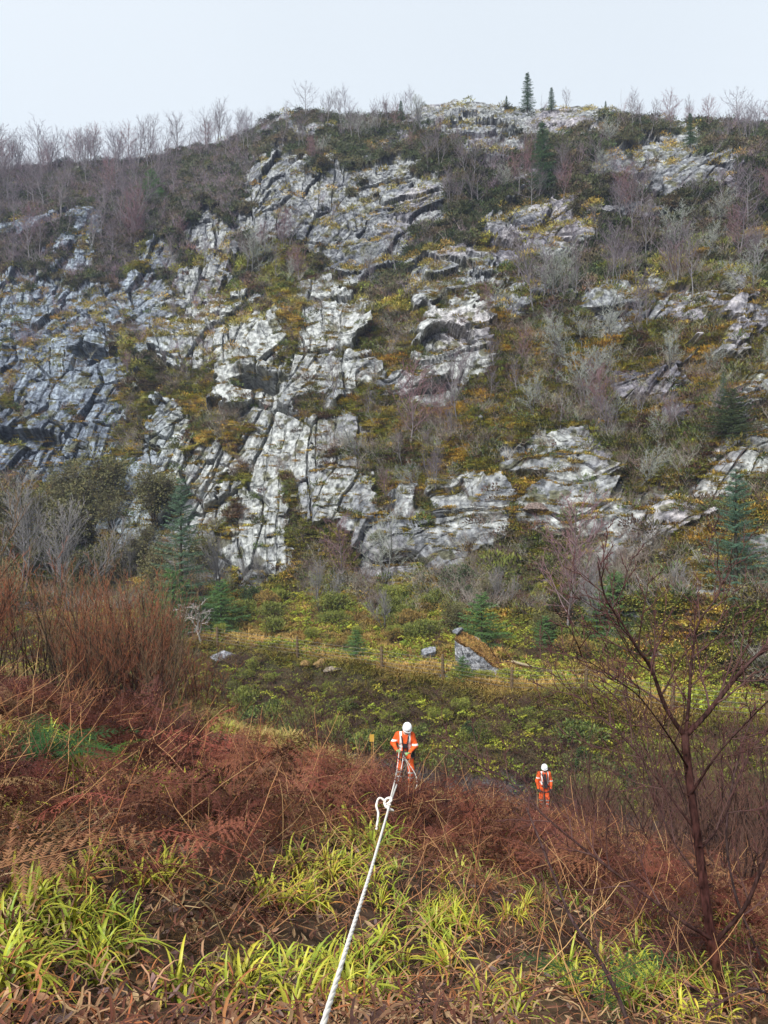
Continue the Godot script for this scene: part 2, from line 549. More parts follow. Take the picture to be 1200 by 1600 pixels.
func crack_image(size: int, seed_: int) -> ImageTexture:
	# broken stone: chips at three sizes
	var out := PackedFloat32Array()
	out.resize(size * size)
	for o in 3:
		var n := FastNoiseLite.new()
		n.seed = seed_ + o
		n.noise_type = FastNoiseLite.TYPE_CELLULAR
		n.cellular_return_type = FastNoiseLite.RETURN_CELL_VALUE if o < 2 else FastNoiseLite.RETURN_DISTANCE2_SUB
		n.fractal_type = FastNoiseLite.FRACTAL_NONE
		n.frequency = [0.02, 0.05, 0.11][o]
		n.domain_warp_enabled = true
		n.domain_warp_amplitude = 12.0
		n.domain_warp_frequency = 0.02
		var im := n.get_seamless_image(size, size, false, false, 0.06)
		im.convert(Image.FORMAT_RGB8)
		var d := im.get_data()
		for k in size * size:
			out[k] += d[k * 3] / 255.0 * [0.5, 0.32, 0.18][o]
	var data := PackedByteArray()
	data.resize(size * size * 3)
	for k in size * size:
		var v := int(255.0 * clampf(out[k], 0.0, 1.0))
		data[k * 3] = v
		data[k * 3 + 1] = v
		data[k * 3 + 2] = v
	return ImageTexture.create_from_image(Image.create_from_data(size, size, false, Image.FORMAT_RGB8, data))

func plain(rough: float, spec := 0.3) -> StandardMaterial3D:
	var m := StandardMaterial3D.new()
	m.vertex_color_use_as_albedo = true
	m.roughness = rough
	m.metallic_specular = spec
	return m

func build_materials() -> void:
	var speckle := noise_image(512, 0.02, 6, 0.15, 1.35, 5)
	var relief := crack_image(512, 8)
	M.rock = plain(0.85, 0.25)
	M.rock.albedo_texture = speckle
	M.rock.uv1_triplanar = true
	M.rock.uv1_world_triplanar = true
	M.rock.uv1_scale = Vector3.ONE * 0.16
	M.rock.heightmap_enabled = true
	M.rock.heightmap_texture = relief
	M.rock.heightmap_scale = 14.0
	M.soil = plain(0.95, 0.2)
	M.soil.albedo_texture = speckle
	M.soil.uv1_triplanar = true
	M.soil.uv1_world_triplanar = true
	M.soil.uv1_scale = Vector3.ONE * 0.6
	M.stone = plain(0.85, 0.25)
	M.stone.albedo_texture = speckle
	M.stone.uv1_triplanar = true
	M.stone.uv1_scale = Vector3.ONE * 0.5
	M.stone.heightmap_enabled = true
	M.stone.heightmap_texture = relief
	M.stone.heightmap_scale = 6.0
	M.bark = plain(0.85, 0.15)
	M.bark.albedo_texture = speckle
	M.bark.uv1_triplanar = true
	M.bark.uv1_scale = Vector3(4, 1.2, 4)
	M.twig = plain(0.85, 0.12)
	M.leaf = plain(0.6, 0.2)
	M.leaf.backlight = Color(0.3, 0.32, 0.12)
	M.strap = plain(0.45, 0.35)
	M.strap.backlight = Color(0.34, 0.36, 0.1)
	M.needle = plain(0.8, 0.12)
	M.dead = plain(0.85, 0.12)
	M.dry = plain(0.65, 0.25)
	M.cloth = plain(0.8)
	M.shell = plain(0.3, 0.5)
	M.metal = plain(0.45, 0.5)
	M.metal.metallic = 0.7
	M.rope = plain(0.85)

func build_ground() -> void:
	var ws := PackedFloat32Array()
	var ss := PackedFloat32Array()
	var w := -26.0
	while w < 60.0:
		ws.append(w)
		w += clampf(absf(w - 3.0) * 0.03, 0.1, 0.45)
	var s := -110.0
	while s < 70.0:
		ss.append(s)
		s += clampf(absf(s + 2.0) * 0.03, 0.1, 1.2)
	var g := Geo.new()
	for a in ws:
		for b in ss:
			var x := WX * a + 0.819 * b
			var z := WZ * a + 0.574 * b
			g.v.append(gp(x, z))
			var k := n_b.get_noise_2d(x * 2.0, z * 2.0) + n_fine.get_noise_2d(x * 2.5, z * 2.5) * 0.5
			var col := Color(0.075, 0.045, 0.03).lerp(Color(0.13, 0.085, 0.05), smoothstep(-0.2, 0.4, k))
			if a > 18.5:
				col = Color(0.06, 0.055, 0.025).lerp(Color(0.12, 0.10, 0.03), smoothstep(-0.2, 0.4, k))
			if a > 23.4 and a < 29.2:
				col = Color(0.085, 0.075, 0.075)
			if a > 33.0:
				col = Color(0.10, 0.085, 0.025).lerp(Color(0.24, 0.15, 0.05), smoothstep(0.0, 0.4, k))
			g.c.append(col)
	var n := ss.size()
	for j in ws.size() - 1:
		for k in n - 1:
			var p := j * n + k
			g.i.append_array(PackedInt32Array([p, p + n, p + 1, p + 1, p + n, p + n + 1]))
	struct("ground", g.mesh(false), M.soil)
	var far := Geo.new()
	far.quad(Vector3(-900, -16, -900), Vector3(900, -16, -900), Vector3(900, -16, 900), Vector3(-900, -16, 900), Color(0.07, 0.06, 0.03))
	struct("valley_floor", far.mesh(), M.soil)

# ---------------------------------------------------------------- branching plants
func limb(gl: Geo, gt: Geo, p: Vector3, dir: Vector3, length: float, r: float, lvl: int, P: Dictionary) -> void:
	var path := PackedVector3Array([p])
	var d := dir
	var segs: int = P.segs[lvl]
	for k in segs:
		d = (d + Vector3(rf(-1, 1), rf(-1, 1), rf(-1, 1)) * P.wob[lvl] + Vector3(0, P.lift[lvl], 0)).normalized()
		p += d * length / segs
		path.append(p)
	var g: Geo = gl if lvl < P.crown else gt
	var cols: Array = P.cols
	g.tube(path, r, r * P.tip, P.sides[lvl], cols[lvl], cols[lvl + 1])
	children(gl, gt, path, length, r, lvl, P)

func children(gl: Geo, gt: Geo, path: PackedVector3Array, length: float, r: float, lvl: int, P: Dictionary) -> void:
	var count: int = P.n[lvl]
	var last: int = P.n.size() - 1
	var az := rf(0, TAU)
	var segs := path.size() - 1
	for k in count:
		var f: float = lerpf(P.start[lvl], 0.99, (k + rf(0.1, 0.9)) / count)
		var x := f * segs
		var j := mini(int(x), segs - 1)
		var o := path[j].lerp(path[j + 1], x - j)
		var t := (path[j + 1] - path[j]).normalized()
		var side := t.cross(Vector3(0.37, 0.21, 0.9)).normalized()
		az += 2.4 + rf(-0.5, 0.5)
		side = side.rotated(t, az)
		var ang: float = P.angle[lvl] * rf(0.7, 1.25)
		var dd := t * cos(ang) + side * sin(ang)
		var len2: float = length * P.ratio[lvl] * lerpf(1.0, P.top[lvl], f) * rf(0.65, 1.2)
		var cols: Array = P.cols
		if lvl == last:
			var mid := o + dd * len2 * 0.55
			gt.twig(o, mid + (dd + Vector3(rf(-0.2, 0.2), P.lift[lvl] * 1.5 + rf(-0.1, 0.15), rf(-0.2, 0.2))).normalized() * len2 * 0.45, P.twig, tint(cols[lvl + 1], 0.2))
		else:
			limb(gl, gt, o, dd, len2, maxf(r * P.thin * (1.0 - f * 0.5), P.twig * 1.2), lvl + 1, P)

func tree_proto(called: String, seed_: int, stems: Array, P: Dictionary) -> Node3D:
	rng.seed = seed_
	var o := proto(called)
	var gl := Geo.new()
	var gt := Geo.new()
	for st in stems:      # [foot, direction, length, radius]
		limb(gl, gt, st[0], st[1].normalized(), st[2], st[3], 0, P)
	part("trunk" if stems.size() == 1 else "stems", gl.mesh(), M.bark, o)
	part("crown", gt.mesh(), M.twig, o)
	return o

var BIRCH := {"segs": [7, 5, 3], "wob": [0.12, 0.16, 0.2], "lift": [0.05, 0.13, 0.06, 0.1], "crown": 1, "tip": 0.3, "sides": [6, 4, 3], "n": [15, 7, 7], "start": [0.28, 0.2, 0.1], "angle": [0.7, 0.6, 0.55], "ratio": [0.58, 0.42, 0.45], "top": [0.42, 0.6, 0.6], "thin": 0.5, "twig": 0.011}
var GNARL := {"segs": [6, 6, 4], "wob": [0.26, 0.34, 0.36], "lift": [0.04, 0.05, 0.04, 0.05], "crown": 1, "tip": 0.3, "sides": [6, 4, 3], "n": [12, 8, 8], "start": [0.2, 0.15, 0.1], "angle": [0.95, 0.8, 0.75], "ratio": [0.55, 0.45, 0.4], "top": [0.5, 0.6, 0.6], "thin": 0.55, "twig": 0.013}
var WHIPPY := {"segs": [7, 4], "wob": [0.13, 0.2], "lift": [0.05, 0.16, 0.2], "crown": 1, "tip": 0.3, "sides": [5, 3], "n": [10, 5], "start": [0.25, 0.15], "angle": [0.6, 0.55], "ratio": [0.30, 0.42], "top": [0.6, 0.6], "thin": 0.5, "twig": 0.0065}

func with(base: Dictionary, over: Dictionary) -> Dictionary:
	var d := base.duplicate()
	d.merge(over, true)
	return d

func spruce_proto(called: String, seed_: int, tall: float, wide: float, whorls: int, dense: float, c0: Color, c1: Color) -> Node3D:
	rng.seed = seed_
	var o := proto(called)
	var tr := Geo.new()
	tr.tube(PackedVector3Array([Vector3(0, -0.2, 0), Vector3(0.02, tall * 0.35, 0.01), Vector3(-0.01, tall * 0.7, 0.02), Vector3(0, tall * 0.99, 0)]), tall * 0.014 + 0.02, 0.012, 7, Color(0.10, 0.085, 0.07), Color(0.12, 0.11, 0.07))
	part("trunk", tr.mesh(), M.bark, o)
	var br := Geo.new()
	var nd := Geo.new()
	for w in whorls:
		var f := (w + 0.3) / whorls
		var reach := wide * pow(1.0 - f, 0.8) + 0.1
		var count := int(rf(5, 7.9))
		var az := rf(0, TAU)
		for b in count:
			if rng.randf() > dense + 0.25:
				continue
			var y := tall * clampf(lerpf(0.07, 0.985, f + rf(-0.6, 0.6) / whorls), 0.05, 0.985)
			var yaw := az + TAU * b / count + rf(-0.35, 0.35)
			var out := Vector3(cos(yaw), 0, sin(yaw))
			var len2 := reach * rf(0.65, 1.12)
			var path := PackedVector3Array()
			for k in 5:
				var x := k / 4.0
				path.append(Vector3(0, y, 0) + out * len2 * x + Vector3.UP * len2 * (0.16 * x - 0.46 * x * x + 0.30 * x * x * x + f * 0.45 * x))
			br.tube(path, 0.008 + len2 * 0.008, 0.004, 4, Color(0.11, 0.09, 0.06), Color(0.10, 0.10, 0.05))
			var side := out.cross(Vector3.UP)
			var steps := int(4 + len2 * 7.0)
			for k in steps:
				var x := (k + rf(0.2, 1.0)) / steps
				var j := mini(int(x * 4), 3)
				var p := path[j].lerp(path[j + 1], x * 4 - j)
				for s in [-1.0, 1.0]:
					var l := (0.16 + len2 * 0.30 * (1.05 - x)) * rf(0.7, 1.2)
					var dir: Vector3 = (out * 0.65 + side * s * rf(0.6, 1.0) + Vector3.UP * rf(-0.28, 0.08)).normalized()
					needles(nd, p, dir, l, c0, c1)
			needles(nd, path[3], (path[4] - path[3]).normalized(), len2 * 0.3, c0, c1)
	needles(nd, Vector3(0, tall * 0.9, 0), Vector3.UP, tall * 0.1, c0, c1)
	part("branches", br.mesh(), M.bark, o)
	part("crown", nd.mesh(), M.needle, o)
	return o

func needles(g: Geo, p: Vector3, dir: Vector3, l: float, c0: Color, c1: Color) -> void:
	var u := dir.cross(Vector3(0.2, 1, 0.1)).normalized()
	var w := dir.cross(u)
	var col := tint(c0.lerp(c1, rng.randf()), 0.18)
	g.twig(p, p + dir * l, 0.008, col)
	var count := int(5 + l * 12)
	for k in count:
		var x := (k + rng.randf()) / count
		var o := p + dir * l * x
		var a := rf(0, TAU)
		var s := (u * cos(a) + w * sin(a) * 0.7)
		var tip := o + (dir * 0.8 + s).normalized() * rf(0.05, 0.10)
		var wd := dir.cross(s).normalized() * 0.012
		g.tri(o - wd, o + wd, tip, col)

func bush_proto(called: String, seed_: int, wide: float, tall: float, leaves: int, size: float, c0: Color, c1: Color, upright := 0.0) -> Node3D:
	rng.seed = seed_
	var o := proto(called)
	var st := Geo.new()
	var lf := Geo.new()
	var lobes := []
	for k in 9:
		var a := rf(0, TAU)
		var rr := rf(0.1, 0.72) * wide
		lobes.append([Vector3(cos(a) * rr, tall * rf(0.35, 0.8) * (1.1 - 0.4 * rr / wide), sin(a) * rr), rf(0.25, 0.45)])
	for lb in lobes:
		var c: Vector3 = lb[0]
		st.tube(PackedVector3Array([Vector3(rf(-0.1, 0.1), -0.1, rf(-0.1, 0.1)), c * Vector3(0.4, 0.5, 0.4) + Vector3(rf(-0.1, 0.1), 0, rf(-0.1, 0.1)), c]), 0.025, 0.01, 4, Color(0.10, 0.08, 0.055), Color(0.11, 0.09, 0.05))
		for k in leaves / 9:
			var v := Vector3(rf(-1, 1), rf(-0.8, 1), rf(-1, 1))
			while v.length_squared() > 1.0:
				v = Vector3(rf(-1, 1), rf(-0.8, 1), rf(-1, 1))
			v = v.normalized() * pow(v.length(), 0.5)
			var rad: float = lb[1] * wide
			var p := c + v * Vector3(rad, rad * tall / wide * 0.8, rad)
			if p.y < 0.02:
				continue
			var along := (v * 0.7 + Vector3(rf(-0.6, 0.6), rf(-0.3, 0.6) + upright, rf(-0.6, 0.6))).normalized() * size * rf(0.7, 1.4)
			lf.leaf(p, along, along.cross(Vector3(rf(-1, 1), rf(-1, 1), rf(-1, 1))).normalized() * size * lerpf(0.55, 0.2, upright), tint(c0.lerp(c1, rng.randf()), 0.2))
			if k % 6 == 0:
				st.twig(c.lerp(p, 0.2), p, 0.006, Color(0.12, 0.10, 0.06))
	part("stems", st.mesh(), M.bark, o)
	part("foliage", lf.mesh(), M.leaf, o)
	return o

# ---------------------------------------------------------------- small plants that are strewn
func hummock_mesh(seed_: int, blades: int, length: float, spread: float, wide: float) -> ArrayMesh:
	rng.seed = seed_
	var g := Geo.new()
	for k in blades:
		var a := rf(0, TAU)
		var out := Vector3(cos(a), 0, sin(a))
		var foot := out * rf(0.0, spread)
		var l := length * rf(0.5, 1.1)
		var lean := rf(0.25, 1.0)
		var path := PackedVector3Array()
		for j in 4:
			var x := j / 3.0
			path.append(foot + out * l * (x * 0.5 + x * x * 0.4) * lean + Vector3.UP * l * (x * 0.85 - x * x * 0.75 * lean))
		var c := rf(0.6, 1.1)
		g.blade(path, out.cross(Vector3.UP), wide, Color(c * 0.75, c * 0.7, c * 0.7), Color(c * 1.1, c * 1.05, c * 0.9))
	return g.mesh()

func heather_mesh(seed_: int) -> ArrayMesh:
	rng.seed = seed_
	var g := Geo.new()
	for k in 120:
		var a := rf(0, TAU)
		var el := asin(rf(0.0, 1.0))
		var d := Vector3(cos(a) * cos(el), sin(el) * 0.8, sin(a) * cos(el))
		var p := d * rf(0.2, 0.5)
		var along := (d + Vector3(rf(-0.4, 0.4), rf(0, 0.8), rf(-0.4, 0.4))).normalized() * rf(0.08, 0.2)
		var c := rf(0.5, 1.3)
		g.leaf(p, along, along.cross(Vector3(rf(-1, 1), rf(-1, 1), rf(-1, 1))).normalized() * 0.05, Color(c, c * rf(0.85, 1.1), c * 0.9))
	return g.mesh()

func spray_mesh(seed_: int, leafy: bool) -> ArrayMesh:
	rng.seed = seed_
	var g := Geo.new()
	for k in 7:
		var a := rf(0, TAU)
		var out := Vector3(cos(a), 0, sin(a))
		var l := rf(0.5, 1.1)
		var path := PackedVector3Array()
		for j in 5:
			var x := j / 4.0
			path.append(out * l * x * 0.7 + Vector3.UP * l * (x * 1.1 - x * x * rf(0.5, 0.8)) + Vector3(rf(-0.04, 0.04), 0, rf(-0.04, 0.04)))
		if not leafy:
			g.tube(path, 0.007, 0.003, 3, Color(1, 1, 1), Color(1.1, 1, 0.95))
			for q in 5:
				var o := path[1 + q % 4]
				g.twig(o, o + Vector3(rf(-0.25, 0.25), rf(0.0, 0.3), rf(-0.25, 0.25)), 0.004, Color(1, 0.95, 0.9))
			continue
		g.tube(path, 0.006, 0.003, 3, Color(0.5, 0.4, 0.3), Color(0.6, 0.6, 0.4))
		for q in 16:
			var x := rf(0.8, 4.0)
			var j := mini(int(x), 3)
			var o := path[j].lerp(path[j + 1], x - j)
			var along := Vector3(rf(-1, 1), rf(-0.5, 0.7), rf(-1, 1)).normalized() * rf(0.07, 0.14)
			var c := rf(0.6, 1.25)
			g.leaf(o, along, along.cross(Vector3(rf(-1, 1), rf(0, 1), rf(-1, 1))).normalized() * 0.06, Color(c, c, c * 0.8))
	return g.mesh()

func frond_mesh(seed_: int, curl: float, length: float) -> ArrayMesh:
	# a bracken or fern frond lying along +z, its midrib arched, leaflets curled
	rng.seed = seed_
	var g := Geo.new()
	var path := PackedVector3Array()
	var bend := rf(-0.25, 0.25)
	for j in 9:
		var x := j / 8.0
		path.append(Vector3(bend * x * x * length, length * (0.30 * x - 0.42 * x * x) + rf(-0.01, 0.01), length * x * 0.95))
	g.tube(path, 0.004, 0.0015, 4, Color(2.6, 2.1, 1.5), Color(1.8, 1.3, 1.0))
	var pairs := 17
	for k in pairs:
		var x := lerpf(0.14, 0.97, float(k) / (pairs - 1))
		var j := mini(int(x * 8), 7)
		var o := path[j].lerp(path[j + 1], x * 8 - j)
		var t := (path[j + 1] - path[j]).normalized()
		for s in [-1.0, 1.0]:
			if rng.randf() < curl * 0.18:
				continue
			var l := length * 0.34 * pow(1.0 - x, 0.75) * rf(0.7, 1.1) + 0.02
			var side: Vector3 = (t.cross(Vector3.UP).normalized() * s + t * rf(0.15, 0.5)).normalized()
			var drop := curl * rf(0.0, 1.3)
			var a := o
			var d: Vector3 = side
			var steps := int(6 + l * 58)
			for q in steps:
				d = (d + Vector3(rf(-0.12, 0.12), -drop * 1.6 / steps + rf(-0.12, 0.12) * curl, rf(-0.12, 0.12))).normalized()
				var b: Vector3 = a + d * l / steps
				var y := float(q) / steps
				var pl := (0.010 + l * 0.14 * (1.0 - y)) * rf(0.5, 1.25)
				if rng.randf() < 0.12 + curl * 0.1:
					a = b
					continue
				var c := rf(0.65, 1.2)
				var col := Color(c, c * rf(0.9, 1.05), c * rf(0.85, 1.05))
				for e in [-1.0, 1.0]:
					var nrm: Vector3 = d.cross(t).normalized()
					var pd: Vector3 = (t * e + d * 0.5 + nrm * rf(-0.6, 0.6) * curl + Vector3.DOWN * curl * rf(0.0, 0.8)).normalized()
					var wdt: Vector3 = d * l / steps * 0.42
					g.tri(a + wdt, a - wdt, a + pd * pl + wdt * 0.3, col)
				a = b
	return g.mesh()

func tuft_mesh(seed_: int, count: int, length: float, wide: float) -> ArrayMesh:
	rng.seed = seed_
	var g := Geo.new()
	for k in count:
		var a := rf(0, TAU)
		var out := Vector3(cos(a), 0, sin(a))
		var l := length * rf(0.55, 1.15)
		var lean := rf(0.35, 1.3)
		var tw := rf(-0.3, 0.3)
		var path := PackedVector3Array()
		var foot := out * rf(0.0, 0.05)
		for j in 7:
			var x := j / 6.0
			path.append(foot + out.rotated(Vector3.UP, tw * x) * l * (0.28 * x + 0.5 * x * x) * lean + Vector3.UP * l * (0.95 * x - 0.62 * x * x * lean - 0.22 * x * x * x * lean))
		var c := rf(0.7, 1.1)
		var base := Color(c * 0.95, c, c * 0.9)
		var tip := Color(c * 1.05, c, c * 0.8)
		var kind := rng.randf()
		if kind < 0.2:
			tip = Color(1.5, 0.75, 0.7)
		elif kind < 0.36:
			base = Color(0.9, 0.5, 0.8)
			tip = Color(1.0, 0.45, 1.0)
		elif kind < 0.5:
			base = Color(0.5, 0.75, 0.9)
		if rng.randf() < 0.3:
			var from := rng.randi_range(3, 5)
			for j in range(from, 7):
				path[j] = path[from - 1] + (path[j] - path[from - 1]).rotated(out.cross(Vector3.UP), -rf(0.4, 1.2))
		g.blade(path, out.cross(Vector3.UP).rotated(Vector3.UP, tw), wide * rf(0.75, 1.2), base, tip, 0.35)
	return g.mesh()

func stalk_mesh(seed_: int) -> ArrayMesh:
	rng.seed = seed_
	var g := Geo.new()
	var path := PackedVector3Array()
	var a := rf(-0.2, 0.2)
	var b := rf(-0.25, 0.25)
	for j in 6:
		var x := j / 5.0
		path.append(Vector3(a * x * x + rf(-0.012, 0.012), x * 0.98, b * x * x + rf(-0.012, 0.012)))
	g.tube(path, 0.0042, 0.002, 5, Color(0.8, 0.75, 0.7), Color(1.1, 1.05, 1.0))
	for k in int(rf(1, 5)):
		var o := path[int(rf(2, 5.9))]
		g.twig(o, o + Vector3(rf(-0.16, 0.16), rf(0.02, 0.18), rf(-0.16, 0.16)), 0.002, Color(0.9, 0.8, 0.7))
	return g.mesh()

func litter_mesh(seed_: int) -> ArrayMesh:
	rng.seed = seed_
	var g := Geo.new()
	var f := 0
	for j in 5:
		var x := j / 4.0
		var half := 0.013 * sin(PI * clampf(x * 0.95 + 0.03, 0, 1)) + 0.001
		var y := 0.012 * sin(x * 3.0 + seed_)
		var c := 0.8 + 0.3 * x
		g.v.append_array(PackedVector3Array([Vector3(-half, y + half * 0.5, x * 0.07), Vector3(0, y, x * 0.07), Vector3(half, y + half * 0.6, x * 0.07)]))
		g.n.append_array(PackedVector3Array([Vector3(0.4, 0.9, 0), Vector3.UP, Vector3(-0.4, 0.9, 0)]))
		g.c.append_array(PackedColorArray([Color(c, c, c), Color(c, c, c) * 0.85, Color(c, c, c)]))
		if j < 4:
			f = j * 3
			g.i.append_array(PackedInt32Array([f, f + 1, f + 3, f + 1, f + 4, f + 3, f + 1, f + 2, f + 4, f + 2, f + 5, f + 4]))
	return g.mesh()

func strip_mesh(seed_: int) -> ArrayMesh:
	rng.seed = seed_
	var g := Geo.new()
	for k in 4:
		var a := rf(0, TAU)
		var out := Vector3(cos(a), 0, sin(a))
		var path := PackedVector3Array()
		var bend := rf(-1.2, 1.2)
		var foot := Vector3(rf(-0.05, 0.05), rf(0, 0.02), rf(-0.05, 0.05))
		for j in 5:
			var x := j / 4.0
			path.append(foot + out.rotated(Vector3.UP, bend * x) * 0.16 * x + Vector3.UP * (0.05 * sin(x * 2.6) * rf(0.2, 1.2)))
		var c := rf(0.55, 1.25)
		g.blade(path, out.cross(Vector3.UP).rotated(Vector3.UP, bend), rf(0.006, 0.013), Color(c, c, c), Color(c * 1.1, c * 0.95, c * 0.85), rf(-0.4, 0.8))
	return g.mesh()

func lay(p: Vector3, yaw: float, pitch: float, roll: float, size: float) -> Transform3D:
	return Transform3D((Basis(Vector3.UP, yaw) * Basis(Vector3.RIGHT, pitch) * Basis(Vector3(0, 0, 1), roll)).scaled(Vector3.ONE * size), p)

func stand(p: Vector3, size: float, tall := 1.0) -> Transform3D:
	return Transform3D(Basis(Vector3(rf(-1, 1), 0, rf(-1, 1)).normalized(), rf(-0.25, 0.25)) * Basis(Vector3.UP, rf(0, TAU)) * Basis.from_scale(Vector3(size, size * tall, size)), p)

# tells one of many apart: how tall it is, and what it stands in line with
func which_one(base: String, tall: float, p: Vector3) -> String:
	var px := 600.0 + p.x / -p.z * FOCAL
	var spots := [[0, "beyond the left frame edge"], [110, "near the left edge"], [240, "left of the thin spruce"], [330, "in line with thin spruce"], [450, "in line with the cave"], [570, "left of the first climber"], [690, "in line with first climber"], [800, "in line with mossy boulder"], [900, "in line with second climber"], [1020, "right of the second climber"], [1120, "in line with sapling trunk"], [1200, "near the right edge"], [9999, "beyond the right frame edge"]]
	for s in spots:
		if px < s[0]:
			return "%s %s, %s" % ["short" if tall < 0.33 else ("tall" if tall > 0.66 else "middling"), base, s[1]]
	return base

# ---------------------------------------------------------------- cover on the hillside
func hill_cover() -> void:
	rng.seed = 101
	var moss := []
	var moss_c := []
	var heath := []
	var heath_c := []
	var brush := []
	var brush_c := []
	var kept := 0
	while kept < 56000:
		var r := rng.randi_range(24, ROWS - 36) if kept % 7 else rng.randi_range(2, 26)
		var k := rng.randi_range(60, COLS - 60)
		var j := r * COLS + k
		if r < 40 and hill_v[j].y < gy(hill_v[j].x, hill_v[j].z) - 0.05:
			kept += 1
			continue
		var rock := hill_rock[j]
		if rock > 0.5:
			# on stone only ledges carry turf
			var nrm := (hill_v[j + COLS * 2] - hill_v[j - COLS * 2]).cross(hill_v[j + 2] - hill_v[j - 2]).normalized()
			if rng.randf() > ((0.34 if q_of(r) < 0.8 else 0.12) if absf(nrm.y) > 0.72 else 0.025):
				continue
		var q := q_of(r)
		var p := hill_v[j]
		var up := rise(p)
		var high := q + n_c.get_noise_2d(p.x, up) * 0.25 + n_b.get_noise_2d(p.x, up) * 0.12
		kept += 1
		var col := hill_c[j]
		if rock > 0.5:
			col = Color(0.20, 0.155, 0.04)
		if high + rf(-0.07, 0.07) > 0.66:
			if p.x < -18.0 and rng.randf() < 0.22 or rng.randf() < 0.035:
				brush.append(stand(p, rf(1.0, 2.2), rf(1.2, 2.2)))
				brush_c.append(tint(Color(0.19, 0.155, 0.18), 0.3))
			heath.append(stand(p, rf(0.6, 1.9), rf(0.7, 1.1)))
			heath_c.append(tint(col, 0.4) * 1.6)
		elif rng.randf() < 0.07 + 0.3 * smoothstep(0.05, 0.4, n_b.get_noise_2d(p.x * 1.5 + 33.0, up)):
			brush.append(stand(p, rf(0.7, 2.0), rf(1.0, 1.6)))
			brush_c.append(tint(Color(0.14, 0.11, 0.095) if rng.randf() < 0.6 else Color(0.27, 0.255, 0.22), 0.3))
		elif rng.randf() < 0.16:
			heath.append(stand(p, rf(0.6, 1.7), rf(0.8, 1.2)))
			heath_c.append(tint([Color(0.07, 0.075, 0.028), Color(0.10, 0.062, 0.042), Color(0.15, 0.15, 0.04), Color(0.09, 0.12, 0.035)][rng.randi() % 4], 0.3))
		else:
			moss.append(stand(p, rf(0.4, 1.2), rf(0.5, 1.0)))
			moss_c.append(tint(col, 0.35) * 2.1)
	stuff("moss_and_grass", "olive and golden tufts of moss and dead grass between the crags", "grass", hummock_mesh(5, 70, 0.5, 0.5, 0.05), M.dead, moss, moss_c)
	stuff("heather", "dark brown and green heather over the upper slopes", "heather", heather_mesh(6), M.leaf, heath, heath_c)
	stuff("hillside_brushwood", "low bare twiggy scrub on the hillside ledges", "scrub", spray_mesh(7, false), M.twig, brush, brush_c)

